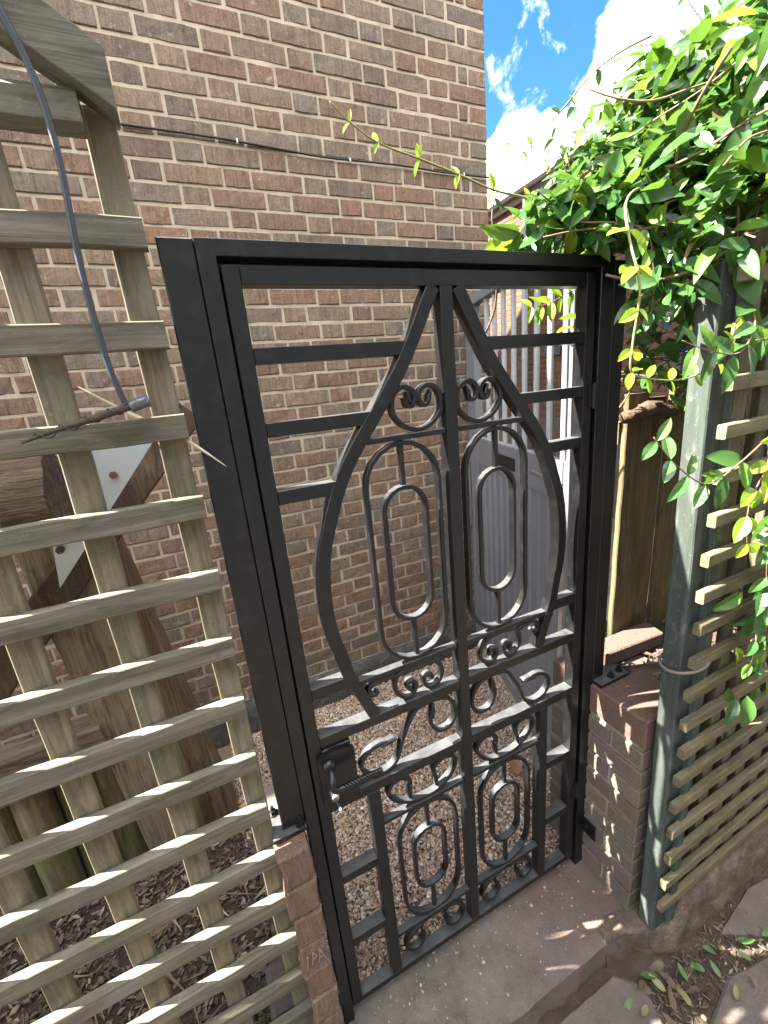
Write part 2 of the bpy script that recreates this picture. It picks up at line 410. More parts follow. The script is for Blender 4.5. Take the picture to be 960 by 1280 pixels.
m_dry = leaf_mat('fallen_leaf', [(0,(.16,.09,.045)),(.3,(.22,.15,.07)),(.55,(.11,.19,.04)),(.75,(.28,.27,.08)),(1,(.14,.24,.05))], rough=.55, trans=.15)
m_brownleaf = leaf_mat('brown_leaf', [(0,(.22,.10,.05)),(1,(.28,.13,.06))], rough=.6, trans=.15)
m_straw = leaf_mat('dry_blade', [(0,(.62,.55,.42)),(1,(.68,.62,.5))], rough=.6, trans=.2)
m_litter = stone_mat('leaf_litter', [(0,(.045,.032,.022)),(.45,(.09,.065,.045)),(.8,(.15,.11,.078)),(.95,(.22,.175,.13)),(1,(.32,.27,.22))])
m_stick = stone_mat('dry_stick', [(0,(.10,.07,.045)),(.5,(.17,.12,.075)),(1,(.30,.25,.19))])
m_pebble = stone_mat('gravel_stone', [(0,(.23,.155,.105)),(.18,(.40,.29,.205)),(.36,(.54,.455,.36)),(.52,(.30,.225,.17)),(.68,(.44,.29,.195)),(.82,(.62,.55,.46)),(.93,(.15,.115,.095)),(1,(.70,.65,.57))])
m_gravelbase = ground_mat('gravel_bed', [(.3,(.14,.105,.08)),(.7,(.22,.17,.13))], 40, 200)
m_soil = ground_mat('soil', [(.3,(.045,.033,.025)),(.55,(.075,.056,.042)),(.75,(.11,.085,.065))], 14, 120, .012)
m_ground = ground_mat('dirt_ground', [(.3,(.07,.055,.045)),(.7,(.12,.098,.08))], 6, 90)
def concrete_mat():
    m, nt, b = new_mat('threshold_concrete'); t = NT(nt)
    a = t.noise(t.wpos((1,1,1)), 11, 10, .74); f = t.noise(t.wpos((1,1,1)), 150, 6, .75)
    c = t.ramp(a, [(.3,(.06,.05,.043)),(.46,(.115,.097,.083)),(.7,(.175,.15,.13))])
    red = t.noise(t.wpos((1,1,1)), 4.0, 5, .6)
    ge = t.node('ShaderNodeNewGeometry'); sp = t.node('ShaderNodeSeparateXYZ'); nt.links.new(ge.outputs['Position'], sp.inputs[0])
    side = t.math('MULTIPLY', t.math('SUBTRACT', sp.outputs['X'], .45), 2.6, True)
    c = t.mix(t.math('MULTIPLY', t.math('MULTIPLY', red, 1.2, True), side), c, (.125,.078,.064))
    v = t.node('ShaderNodeTexVoronoi'); v.inputs['Scale'].default_value = 120; nt.links.new(t.wpos((1,1,1)), v.inputs['Vector'])
    c = t.mix(t.math('MULTIPLY', t.ramp(v.outputs['Distance'], [(.10,(1,1,1)),(.22,(0,0,0))]), .3), c, (.34,.30,.27))
    nt.links.new(c, b.inputs['Base Color']); b.inputs['Roughness'].default_value = .9
    t.bump(b, t.math('ADD', f, t.math('MULTIPLY', a, 1.5)), .8, .006); return m
m_conc = concrete_mat()
m_plinth = ground_mat('plinth_render', [(.3,(.06,.055,.05)),(.55,(.11,.10,.09)),(.75,(.20,.185,.165))], 22, 150, .006)
m_flag = ground_mat('flagstone', [(.3,(.095,.078,.068)),(.6,(.145,.12,.105)),(.8,(.19,.16,.14))], 8, 130, .004)
m_riser = ground_mat('stone_edging', [(.3,(.075,.055,.042)),(.5,(.13,.098,.075)),(.7,(.21,.17,.135))], 16, 110, .012)

# ------------------------------------------------------------------ setting
Z_SLAB, Z_PATH, Z_GRAVEL = -.05, -.15, -.055
def grid_sheet(x0, x1, y0, y1, nx, ny, zf):
    mb = MB(); vs = []; fs = []
    for j in range(ny+1):
        for i in range(nx+1):
            x = x0+(x1-x0)*i/nx; y = y0+(y1-y0)*j/ny; vs.append((x, y, zf(x, y)))
    for j in range(ny):
        for i in range(nx):
            a = j*(nx+1)+i; fs.append((a, a+1, a+nx+2, a+nx+1))
    return mb.add(vs, fs)
tag(obj('ground', MB().add([(-90,-90,-.19),(90,-90,-.19),(90,90,-.19),(-90,90,-.19)], [(0,1,2,3)]), m_ground), 'bare brown earth around the houses', kind='structure')
nz = lambda x, y, s, a: noise.noise(Vector((x*s, y*s, 1.7)))*a
path = obj('path', grid_sheet(-1.6, 3.2, -2.6, -.2, 120, 60, lambda x, y: Z_PATH-.012+nz(x, y, 9, .008)+nz(x, y, 30, .004)), m_soil, smooth=True)
tag(path, 'dark soil path with flagstones in front of the gate', kind='structure')
gb = obj('gravel_bed', grid_sheet(-3.0, 3.2, .0, 1.31, 60, 20, lambda x, y: Z_GRAVEL-.006+nz(x, y, 5, .004)), m_gravelbase, smooth=True)
tag(gb, 'fine gravel bed between gate and house wall', kind='structure')
bed = obj('planting_bed', grid_sheet(-2.4, -.18, -.12, .80, 90, 50, lambda x, y: Z_GRAVEL+.012+nz(x, y, 6, .02)+nz(x, y, 25, .008)), m_soil, smooth=True)
tag(bed, 'dark soil bed behind the left trellis', kind='structure')
def slab_mesh():
    mb = MB(); nx, ny = 60, 16; x0, x1, y0, y1 = -.45, .94, -.215, .035
    top = []
    for j in range(ny+1):
        for i in range(nx+1):
            x = x0+(x1-x0)*i/nx; y = y0+(y1-y0)*j/ny
            z = Z_SLAB+nz(x, y, 7, .004)+nz(x, y, 40, .0015)
            if j == 0: z -= .012; y += .004+nz(x, 0, 20, .004)
            if j == 1: z -= .003; y = y0+.016
            top.append((x, y, z))
    vs = list(top); fs = []
    for j in range(ny):
        for i in range(nx):
            a = j*(nx+1)+i; fs.append((a, a+1, a+nx+2, a+nx+1))
    o = len(vs)
    for k, zz in enumerate((-.09, -.125, -.20)):
        for i in range(nx+1):
            x = x0+(x1-x0)*i/nx
            vs.append((x, y0+.004+nz(x, k*3+1, 22, .012)+nz(x, k*7, 60, .005), zz))
    rows = [list(range(nx+1))]+[[o+k*(nx+1)+i for i in range(nx+1)] for k in range(3)]
    for r0, r1 in zip(rows[:-1], rows[1:]):
        for i in range(nx): fs.append((r0[i], r1[i], r1[i+1], r0[i+1]))
    return mb.add(vs, fs)
tag(obj('threshold', slab_mesh(), m_conc, autosmooth=40), 'dark concrete threshold step under the black gate', kind='structure')
# flagstones: irregular slabs in the path
def flagstone(poly, z, th=.03, mat=m_flag):
    mb = MB(); n = len(poly); P = []
    for i in range(n):
        a = Vector(poly[i]).to_3d(); b = Vector(poly[(i+1) % n]).to_3d()
        m = max(2, int((b-a).length/.03))
        for k in range(m):
            p = a.lerp(b, k/m); P.append(p+noise.noise_vector(p*25)*.004)
    c = sum(P, Vector())/len(P); n = len(P)
    vs = [(p.x, p.y, z-th) for p in P]+[(p.x, p.y, z-.006) for p in P]+[(p.x+(c.x-p.x)*.03, p.y+(c.y-p.y)*.03, z+nz(p.x, p.y, 12, .002)) for p in P]+[(c.x, c.y, z)]
    fs = []
    for i in range(n):
        j = (i+1) % n
        fs += [(i, j, n+j, n+i), (n+i, n+j, 2*n+j, 2*n+i), (2*n+i, 2*n+j, 3*n)]
    return obj('flagstone', mb.add(vs, fs), mat, path, autosmooth=35)
flagstone([(.30,-.245),(.80,-.243),(.862,-.30),(.83,-.40),(.82,-.55),(.30,-.56)], Z_PATH+.004)
flagstone([(.93,-.445),(1.10,-.405),(1.32,-.44),(1.50,-.60),(1.35,-.85),(.92,-.80)], Z_PATH+.002)
flagstone([(1.19,-.33),(1.42,-.30),(1.75,-.34),(1.75,-.60),(1.53,-.57),(1.36,-.43)], Z_PATH)
flagstone([(.28,-.60),(.83,-.585),(.88,-.80),(.86,-1.10),(.28,-1.12)], Z_PATH+.003)
flagstone([(-.40,-.25),(.26,-.25),(.26,-.80),(-.40,-.82)], Z_PATH+.002)

# ------------------------------------------------------------------ bricks
def brick_mesh(name, L, D, H, seed, rough=.0022, ch=.003):
    """brick with an uneven front (-Y) face; origin at the front lower left corner"""
    rnd = random.Random(seed); nx, nzz = 4, 2; vs = []; fs = []
    def jit(a=rough): return (rnd.random()-.5)*2*a
    g = []
    for j in range(nzz+1):
        for i in range(nx+1):
            e = (i in (0, nx)) or (j in (0, nzz))
            x = L*i/nx; z = H*j/nzz
            if i == 0: x += ch
            if i == nx: x -= ch
            if j == 0: z += ch
            if j == nzz: z -= ch
            g.append((x+(jit() if e else 0), jit(.0012)+(0 if not e else .0004), z+(jit() if e else 0)))
    vs += g
    for j in range(nzz):
        for i in range(nx):
            a = j*(nx+1)+i; fs.append((a, a+1, a+nx+2, a+nx+1))
    # border loop
    loop = [i for i in range(nx+1)]+[(j)*(nx+1)+nx for j in range(1, nzz+1)]+[nzz*(nx+1)+i for i in range(nx-1, -1, -1)]+[j*(nx+1) for j in range(nzz-1, 0, -1)]
    o = len(vs); n = len(loop)
    for k in loop:
        x, y, z = vs[k]
        x2 = 0 if x < L*.06 else (L if x > L*.94 else x); z2 = 0 if z < H*.2 else (H if z > H*.8 else z)
        vs.append((x2+jit(.0007), ch+.001, z2+jit(.0007)))
    o2 = len(vs)
    for k in loop:
        x, y, z = vs[o+loop.index(k)]; vs.append((x, D, z))
    for i in range(n):
        j = (i+1) % n
        fs.append((loop[i], o+i, o+j, loop[j])); fs.append((o+i, o2+i, o2+j, o+j))
    fs.append(tuple(o2+i for i in range(n)))
    me = bpy.data.meshes.new(name); me.from_pydata(vs, [], fs); me.update(); return me
BH, BJ, COURSE = .0635, .0115, .075
def merged(name, items, mat, parent, kind='stuff'):
    """join many pieces (mesh, 4x4 matrix) into one part"""
    V = []; Fc = []; o = 0
    for me, mx in items:
        n = len(me.vertices); co = np.empty(n*3); me.vertices.foreach_get('co', co); co = co.reshape(-1, 3)
        A = np.array(mx); V.append(co@A[:3,:3].T+A[:3,3])
        Fc += [tuple(i+o for i in p.vertices) for p in me.polygons]; o += n
    V = np.concatenate(V)
    me = bpy.data.meshes.new(name); me.from_pydata(V.tolist(), [], Fc); me.update(); me.materials.append(mat)
    ob = bpy.data.objects.new(name, me); COL.objects.link(ob)
    if parent is not None: ob.parent = parent; ob.location = -parent.location
    tag(ob, kind=kind); return ob
def to_px(p):
    d = Vector(p)-CAM_POS; z = d.dot(CF)
    if z < .02: return None
    return 480+FPX*d.dot(CR)/z, 640-FPX*d.dot(CU)/z
def px_area(p, q):
    a, b = to_px(p), to_px(q)
    if a is None or b is None: return 0
    x0, x1 = sorted((a[0], b[0])); y0, y1 = sorted((a[1], b[1]))
    x0, y0, x1, y1 = max(0, x0), max(0, y0), min(960, x1), min(1280, y1)
    return max(0, x1-x0)*max(0, y1-y0)

# ------------------------------------------------------------------ the house
WALL_Y, CORNER_X, DPC = 1.30, 1.595, .165
EAVE = 4.50
house = thing('brick_house', (0, WALL_Y, 0), 'tall dark brown brick house wall rising behind the black gate', 'house')
mbw = MB()
mbw.box(-7, CORNER_X-.004, WALL_Y+.0035, WALL_Y+6.4, .13, EAVE, 0)
obj('wall', mbw, m_mortar, house)
def plinth():
    mb = MB(); nx = 160; vs = []; fs = []
    zs = [-.3, -.06, .02, .08, .148, .158]
    for j, z in enumerate(zs):
        for i in range(nx+1):
            x = -4+(CORNER_X+4.006)*i/nx
            vs.append((x, WALL_Y-.012+nz(x, z*3, 14, .006)+(0.012 if j == len(zs)-1 else 0), z+nz(x, j, 9, .004)))
    for j in range(len(zs)-1):
        for i in range(nx):
            a = j*(nx+1)+i; fs.append((a, a+1, a+nx+2, a+nx+1))
    return mb.add(vs, fs)
obj('plinth', plinth(), m_plinth, house, smooth=True)
obj('damp_course', MB().box(-5, CORNER_X+.002, WALL_Y-.004, WALL_Y+.05, .1585, .1635, .0005), plain_mat('slate_damp_course', (.16,.15,.14), .8, var=.4), house)
var_s = [brick_mesh('brick_stretcher', .2135, .05, BH, 10+i) for i in range(8)]
var_h = [brick_mesh('brick_header', .101, .05, BH, 40+i) for i in range(6)]
var_c = [brick_mesh('brick_closer', .0485, .05, BH, 60+i) for i in range(4)]
for me in var_s+var_h+var_c: me.materials.append(m_brick)
allb = []; rb = random.Random(3)
for k in range(int((EAVE-DPC)/COURSE)):
    z = DPC+k*COURSE+BJ*.5; x = CORNER_X
    seq = [('s',)] if k % 2 == 0 else [('h',), ('c',), ('s',)]
    i = 0; kind = None
    while x > -3.2:
        if k % 2 == 0: kind = 's' if i % 2 == 0 else 'h'
        else: kind = 'h' if i == 0 else ('c' if i == 1 else ('s' if i % 2 == 0 else 'h'))
        L = {'s': .2135, 'h': .101, 'c': .0485}[kind]
        x0 = x-L
        me = rb.choice({'s': var_s, 'h': var_h, 'c': var_c}[kind])
        p = Vector((x0+rb.uniform(-.0015, .0015), WALL_Y+rb.uniform(-.0032, .0018), z+rb.uniform(-.0018, .0018)))
        allb.append((px_area(p, p+Vector((L, 0, BH))), me, p)); x = x0-BJ; i += 1
allb.sort(key=lambda a: -a[0])
for a, me, p in allb[:300]: obj('brick', me, None, house, loc=p)
merged('brickwork', [(me, Matrix.Translation(p)) for a, me, p in allb[300:]], m_brick, house)
# gable roof over the house (ridge runs along X)
RY, RZ = WALL_Y+3.2, 7.6
mr = MB(); xs = (-7.2, CORNER_X+.06)
mr.add([(xs[0],WALL_Y,EAVE),(xs[1],WALL_Y,EAVE),(xs[1],RY,RZ),(xs[0],RY,RZ),(xs[0],WALL_Y+6.4,EAVE),(xs[1],WALL_Y+6.4,EAVE),
        (xs[0],WALL_Y,EAVE+.12),(xs[1],WALL_Y,EAVE+.12),(xs[1],RY,RZ+.12),(xs[0],RY,RZ+.12),(xs[0],WALL_Y+6.4,EAVE+.12),(xs[1],WALL_Y+6.4,EAVE+.12)],
       [(0,1,2,3),(3,2,5,4),(7,6,9,8),(8,9,10,11),(0,6,7,1),(1,7,8,2),(2,8,11,5),(5,11,10,4),(0,3,9,6),(3,4,10,9),(0,4,5,1),(1,5,2),(0,3,4)])
obj('roof', mr, plain_mat('roof_tile', (.10,.07,.055), .85, var=.4), house)
# cable clipped along the wall
wc = thing('wall_cable', (.5, WALL_Y, 2.66), 'thin black cable clipped along the brick house wall', 'cable')
cp = [(-1.5,2.75),(-.6,2.742),(-.09,2.737),(.25,2.733),(.5,2.722),(.72,2.713),(1.08,2.718),(1.3,2.712),(CORNER_X+.004,2.713)]
obj('cable', MB().tube(catmull([(x, WALL_Y-.008, z) for x, z in cp], 8), .0042, 6), m_wcable, wc, smooth=True)
for x, z in ((.33,2.731),(.82,2.714),(1.16,2.716),(1.44,2.712)):
    obj('clip', MB().box(x-.003, x+.003, WALL_Y-.014, WALL_Y+.003, z-.008, z+.007, .001), m_clip, wc)

# ------------------------------------------------------------------ neighbouring house
NX = 4.7
nh = thing('neighbouring_house', (NX, 3, 0), 'sunlit orange brick house with grey eaves beyond the side gate', 'house')
NT_Z = 4.02
obj('wall', MB().box(NX+.006, NX+5, -1.5, 9, -.2, NT_Z, 0), m_nmortar, nh)
vb = [brick_mesh('far_brick', .215, .03, BH, 80+i) for i in range(3)]
items = []; rb = random.Random(9); rot = Matrix.Rotation(R_(-90), 4, 'Z')
for k in range(16, 55):
    y = 7.5-(.11 if k % 2 else 0); z = -.1+k*COURSE
    if z+BH > NT_Z: break
    while y > .4:
        if not (.75 < y-.1 < 2.15 and z < 1.93):
            items.append((rb.choice(vb), Matrix.Translation((NX, y, z))@rot))
        y -= .225
merged('brickwork', items, m_nbrick, nh)
obj('fascia', MB().box(NX-.05, NX-.02, -1.6, 9.1, NT_Z-.03, NT_Z+.13, .004), plain_mat('brown_fascia', (.16,.14,.12), .7, var=.3), nh)
obj('soffit', MB().box(NX-.02, NX+.05, -1.6, 9.1, NT_Z+.002, NT_Z+.02, .002), plain_mat('soffit_paint', (.20,.16,.13), .8), nh)
gut = MB(); gut.sweep([(NX-.10, -1.6, NT_Z+.10), (NX-.10, 9.1, NT_Z+.10)], [(-.05,.04),(-.045,-.01),(-.02,-.04),(.02,-.04),(.045,-.01),(.05,.04)])
obj('gutter', gut, plain_mat('grey_gutter', (.28,.27,.26), .5, var=.2), nh)
mr = MB(); mr.add([(NX-.1,-1.6,NT_Z+.13),(NX-.1,9.1,NT_Z+.13),(NX+3.4,9.1,NT_Z+1.7),(NX+3.4,-1.6,NT_Z+1.7),(NX-.1,-1.6,NT_Z+.17),(NX-.1,9.1,NT_Z+.17),(NX+3.4,9.1,NT_Z+1.74),(NX+3.4,-1.6,NT_Z+1.74)], [(0,1,2,3),(4,7,6,5),(0,4,5,1),(1,5,6,2),(2,6,7,3),(3,7,4,0)])
obj('roof', mr, plain_mat('grey_tile', (.16,.14,.13), .85, var=.4), nh)
obj('downpipe', MB().tube([(NX-.06, 4.35, NT_Z), (NX-.06, 4.35, 0)], .035, 10), m_dark, nh, smooth=True)
vt = obj('air_vent', MB().box(NX-.012, NX+.02, 3.72, 4.02, 1.93, 2.10, .002), m_dark, nh)
for i in range(7): obj('louvre', MB().box(NX-.022, NX-.010, 3.73, 4.01, 1.94+i*.022, 1.95+i*.022, .001), plain_mat('louvre_grey', (.12,.12,.13), .6) if i == 0 else bpy.data.materials['louvre_grey'], vt)
gd = obj('garage_door', MB().box(NX-.006, NX+.02, .78, 2.12, -.1, 1.92, .002), plain_mat('navy_door_paint', (.012,.022,.055), .3), nh)
for i in range(7): obj('door_rib', MB().box(NX-.02, NX-.006, .80, 2.10, .1+i*.26, .115+i*.26, .002), bpy.data.materials['navy_door_paint'], gd)

oh = thing('added_sky_blocker', (0, -6, 0), 'plain grey house added unseen behind the viewer to block sky light', 'house')  # unseen block added to cut sky light, so the black gate reads dark
obj('wall', MB().box(-9, 7, -9, -3.1, -.2, 5.2, .02), plain_mat('sky_blocker_grey', (.12,.13,.145), .9, var=.3), oh)
obj('roof', MB().add([(-9.3,-9.3,5.2),(7.3,-9.3,5.2),(7.3,-2.9,5.2),(-9.3,-2.9,5.2),(-9.3,-6,7.6),(7.3,-6,7.6)], [(0,1,2,3),(3,2,5,4),(1,0,4,5),(0,3,4),(2,1,5)]), bpy.data.materials['roof_tile'], oh)

# ------------------------------------------------------------------ grey side gate
GA, GB = Vector((1.43, 1.285, 0)), Vector((1.108, .27, 0)); GL = (GB-GA).length; gdir = (GB-GA).normalized(); gn = Vector((gdir.y, -gdir.x, 0))
if gn.x > 0: gn = -gn
sg = thing('side_gate', (GA+GB)/2, 'grey metal side gate with round bars over a ribbed panel', 'gate')
def gp(s, n, z): return GA+gdir*s+gn*n+Vector((0,0,z))
def gbox(s0, s1, n0, n1, z0, z1, c=.002):
    mb = MB(); mb.box(s0, s1, n0, n1, z0, z1, c); mb.v = [tuple(gp(*p)) for p in mb.v]; return mb
obj('stile', gbox(.0, .14, -.02, .02, .02, 2.08), m_grey, sg)
obj('stile', gbox(GL+.012, GL+.030, -.02, .02, .02, 2.08), m_grey, sg)
obj('top_rail', gbox(-.01, GL+.048, -.026, .026, 2.0805, 2.12), m_grey, sg)
obj('panel_rail', gbox(.1405, GL+.0115, -.019, .019, 1.25, 1.40), m_grey, sg)
obj('bottom_rail', gbox(.1405, GL+.0115, -.019, .019, .03, .10), m_grey, sg)
for i in range(8):
    s = 1.022-i*.1055
    obj('bar', MB().cyl(gp(s, 0, 1.4005), gp(s, 0, 2.08), .0115, 12), m_greyw, sg, autosmooth=50)
def ribbed():
    mb = MB(); prof = []; s = .142
    while s < GL-.07:
        prof += [(s, .004), (s+.052, .004), (s+.060, .013), (s+.072, .013), (s+.080, .004)]; s += .080
    vs = []; n = len(prof)
    for z in (.1005, 1.2495):
        for a, b in prof: vs.append(tuple(gp(a, b, z)))
    return mb.add(vs, [(i, i+1, n+i+1, n+i) for i in range(n-1)])
obj('ribbed_panel', ribbed(), m_grey, sg)
obj('letter_plate', gbox(.43, .65, .0195, .023, 1.292, 1.352, .001), m_dark, sg)
obj('lock_plate', gbox(.985, 1.06, .0205, .026, 1.235, 1.405, .001), m_greyw, sg)
obj('hinge_rod', MB().cyl(gp(.02,.03,.85), gp(.02,.03,1.25), .006, 8), m_steel, sg)
hp = obj('lever_handle', MB().tube(catmull([gp(1.025,.026,1.345), gp(1.02,.06,1.345), gp(.98,.065,1.345), gp(.90,.062,1.345)], 5), .008, 8), m_steel, sg, smooth=True)
obj('rose', MB().cyl(gp(1.025,.0262,1.345), gp(1.025,.034,1.345), .026, 20), m_steel, hp, autosmooth=40)
obj('lock_cylinder', MB().cyl(gp(1.025,.0262,1.28), gp(1.025,.040,1.28), .018, 16), m_steel, sg, autosmooth=40)
gate_post = obj('gate_post', gbox(-.075, -.012, -.03, .03, -.1, 2.12), m_grey, None)
tag(gate_post, 'grey metal hinge post against the brick wall corner', 'post')

# ------------------------------------------------------------------ black gate: fixed frame
FY0, FY1 = -.004, .044
fr = thing('gate_surround', (.455, .02, -.05), 'black steel gate frame with posts bolted to both brick piers', 'gate frame')
obj('post', MB().box(-.067, -.0135, FY0+.001, FY1+.004, .747, 1.962, .0022), m_black, fr)
def bevel_prism(name, outline, y0, y1, w, mat, parent, segs=2):
    bm = bmesh.new(); f = bm.faces.new([bm.verts.new((x, y0, z)) for x, z in outline])
    r = bmesh.ops.extrude_face_region(bm, geom=[f]); bmesh.ops.translate(bm, vec=(0, y1-y0, 0), verts=[g for g in r['geom'] if isinstance(g, bmesh.types.BMVert)])
    bmesh.ops.recalc_face_normals(bm, faces=bm.faces)
    bmesh.ops.bevel(bm, geom=list(bm.edges), offset=w, segments=segs, affect='EDGES', profile=.5)
    me = bpy.data.meshes.new(name); bm.to_mesh(me); bm.free()
    return obj(name, me, mat, parent)
obj('stop', MB().box(.0168, .036, .033, .0435, -.04, 1.9365, .0005), m_black, fr)
obj('stop', MB().box(.865, .8932, .033, .0435, -.04, 1.9365, .0005), m_black, fr)
obj('stop', MB().box(.0363, .8647, .033, .0435, 1.912, 1.9365, .0005), m_black, fr)
bevel_prism('jambs_and_head', [(-.0125,-.048),(.0165,-.048),(.0165,1.937),(.8935,1.937),(.8935,-.048),(.9365,-.048),(.9365,1.963),(-.0125,1.963)], FY0, FY1, .0016, m_black, fr)
obj('post', MB().box(.938, .985, FY0+.001, FY1+.004, .747, 1.955, .0022), m_black, fr)
def plate(x0, x1, y0, y1, z, bolts):
    p = obj('base_plate', MB().box(x0, x1, y0, y1, z, z+.011, .0012), m_black, fr)
    for bx, by in bolts:
        mb = MB(); mb.cyl((bx, by, z+.0112), (bx, by, z+.014), .012, 16); mb.cyl((bx, by, z+.014), (bx, by, z+.023), .008, 6); mb.cyl((bx, by, z+.023), (bx, by, z+.033), .0042, 8)
        obj('bolt', mb, m_blackg, p, autosmooth=40)
plate(-.092, -.0135, -.018, .062, .7355, [(-.026, -.006), (-.080, .052)])
plate(.938, 1.068, -.035, .062, .7355, [(1.0, -.018), (1.045, -.012), (1.045, .04)])
an = obj('wall_anchor', MB().box(.9245, .9305, -.055, -.0045, .108, .178, .001), m_black, fr)
obj('bolt', MB().cyl((.9245, -.018, .14), (.910, -.018, .14), .011, 12), m_blackg, an, autosmooth=40)
an2 = obj('wall_anchor', MB().box(-.0265, -.0128, -.03, -.0045, .10, .155, .001), m_black, fr)

# ------------------------------------------------------------------ black gate: leaf
LX0, LX1, LZ0, LZ1, D = .021, .880, .0, 1.926, .0325
SL, SR, ML, MR = .050, .850, .4375, .4676
CXm = (ML+MR)/2
leaf = thing('garden_gate', (.45, .015, 0), 'black wrought iron style gate leaf with curved bars, ovals and scrolls', 'gate')
C_ = .0009
def gb_(name, x0, x1, z0, z1, y0=0.0, y1=D, c=C_): return obj(name, MB().box(x0, x1, y0, y1, z0, z1, c), m_black, leaf)
gb_('stile', LX0, SL, LZ0, LZ1); gb_('stile', SR, LX1, LZ0, LZ1)
e = .0004
gb_('top_rail', SL+e, SR-e, 1.8967, LZ1, .0004, D-.0004)
gb_('bottom_rail', SL+e, SR-e, LZ0, .0195, .0004, D-.0004)
gb_('mullion', ML, MR, .0195+e, 1.8967-e, .0002, D-.0002)
R5 = (.9225, .9496); R6 = (.7256, .7545)
for z0, z1 in (R5, R6):
    gb_('rail', SL+e, ML-e, z0, z1, .0005, D-.0005); gb_('rail', MR+e, SR-e, z0, z1, .0005, D-.0005)
S2 = (.1505, .1815); S3 = (.7190, .7497)
gb_('bar', S2[0], S2[1], .0195+e, R6[0]-e, .0003, D-.0003); gb_('bar', S3[0], S3[1], .0195+e, R6[0]-e, .0003, D-.0003)
for z1 in (.503, .2617):
    gb_('short_rail', SL+e, S2[0]-e, z1-.027, z1, .0006, D-.0006); gb_('short_rail', S3[1]+e, SR-e, z1-.027, z1, .0006, D-.0006)
# curved onion bars: centre line of the left one, mirrored for the right
curve = [(.4235,1.8965),(.400,1.856),(.3725,1.805),(.333,1.740),(.2745,1.664),(.2125,1.585),(.176,1.525),(.145,1.45),(.1255,1.39),(.115,1.32),(.113,1.25),(.1195,1.19),(.130,1.145),(.143,1.08),(.166,1.02),(.192,.9505)]
curve = [(x+.0, z) for x, z in curve]
def rect(t, d, c=.0014):
    h = t/2; return [(-h,-d/2+c),(-h+c,-d/2),(h-c,-d/2),(h,-d/2+c),(h,d/2-c),(h-c,d/2),(-h+c,d/2),(-h,d/2-c)]
def curve_x(z):
    for (xa, za), (xb, zb) in zip(curve[:-1], curve[1:]):
        if zb <= z <= za: return xa+(xb-xa)*(za-z)/(za-zb)
    return curve[-1][0]
mir = lambda x: 2*CXm-x
for side in (0, 1):
    pts = catmull([((mir(x) if side else x), D/2, z) for x, z in curve], 5)
    obj('curved_bar', MB().sweep(pts, rect(.0285, D-.0016), side=(0,1,0)), m_black, leaf, autosmooth=35)
for z0, z1 in ((1.7696,1.7966),(1.6405,1.667),(1.5106,1.5384),(1.0525,1.0828)):
    xe = curve_x((z0+z1)/2)
    gb_('short_rail', SL+e, xe-.004, z0, z1, .0014, D-.0014); gb_('short_rail', mir(xe-.004), SR-e, z0, z1, .0014, D-.0014)
YC = .0160; FD = .019; FT = .0095
def flat(name, pts, closed=False, t=FT, d=FD, yc=YC):
    return obj(name, MB().sweep([(x, yc, z) for x, z in pts], rect(t, d, .001), side=(0,1,0), closed=closed), m_black, leaf, autosmooth=35)
def both(name, pts, closed=False, **k):
    flat(name, pts, closed, **k); flat(name, [(mir(x), z) for x, z in pts], closed, **k)
def sm(pts, n=5): return [(p.x, p.y) for p in catmull([(x, z, 0) for x, z in pts], n)]
# cross bars carrying the ornaments
def cross(z0, z1, xl):
    gb_('cross_bar', xl, ML-e, z0, z1, .004, .024, .001); gb_('cross_bar', MR+e, mir(xl), z0, z1, .004, .024, .001)
cross(1.600, 1.612, curve_x(1.606)+.004); cross(1.045, 1.058, curve_x(1.05)+.004)
cross(.597, .609, S2[1]+.001); cross(.149, .162, S2[1]+.001)
def stadium(cx, z0, z1, hw, n=10):
    P = [(cx-hw, z0+hw), (cx-hw, z1-hw)]
    P = []
    for i in range(n+1): a = math.pi-math.pi*i/n; P.append((cx+math.cos(a)*hw, z1-hw+math.sin(a)*hw))
    for k in (.33, .66): P.append((cx+hw, z1-hw+(z0-z1+2*hw)*k))
    for i in range(n+1): a = -math.pi*i/n; P.append((cx+math.cos(a)*hw, z0+hw+math.sin(a)*hw))
    for k in (.33, .66): P.append((cx-hw, z0+hw+(z1-z0-2*hw)*k))
    return P
OC = .3255
both('oval', stadium(OC, 1.0635, 1.5945, .090), True); both('oval', stadium(OC, 1.171, 1.497, .0525), True)
both('link', [(OC, 1.4995), (OC, 1.592)], t=.011, d=.012); both('link', [(OC, 1.067), (OC, 1.168)], t=.011, d=.012)
OC2 = .3150
both('oval', stadium(OC2, .1675, .5915, .0925), True); both('oval', stadium(OC2, .272, .500, .050), True)
both('link', [(OC2, .5025), (OC2, .589)], t=.011, d=.012); both('link', [(OC2, .170), (OC2, .2695)], t=.011, d=.012)
both('top_scroll', [(mir(x), z) for x, z in sm([(.561,1.686),(.557,1.670),(.545,1.668),(.537,1.684),(.543,1.700),(.563,1.708),(.584,1.698),(.593,1.676),(.589,1.650),(.565,1.626),(.533,1.617),(.501,1.626),(.477,1.650),(.474,1.676),(.482,1.698),(.503,1.708),(.523,1.700),(.529,1.684),(.521,1.668),(.508,1.669),(.503,1.687)])])
both('lower_scroll', sm([(.298,.975),(.289,.984),(.291,.996),(.305,.999),(.313,.983),(.304,.963),(.280,.960),(.259,.981),(.257,1.010),(.269,1.032),(.298,1.040),(.325,1.041),(.360,1.037),(.387,1.013),(.391,.987),(.377,.966),(.353,.960),(.338,.976),(.339,.995),(.355,.999),(.362,.983)]), t=.0095)
both('lower_scroll', sm([(.262,1.028),(.235,1.036),(.208,1.037),(.188,1.022),(.190,1.005),(.203,1.001),(.210,1.009)]), t=.0095)
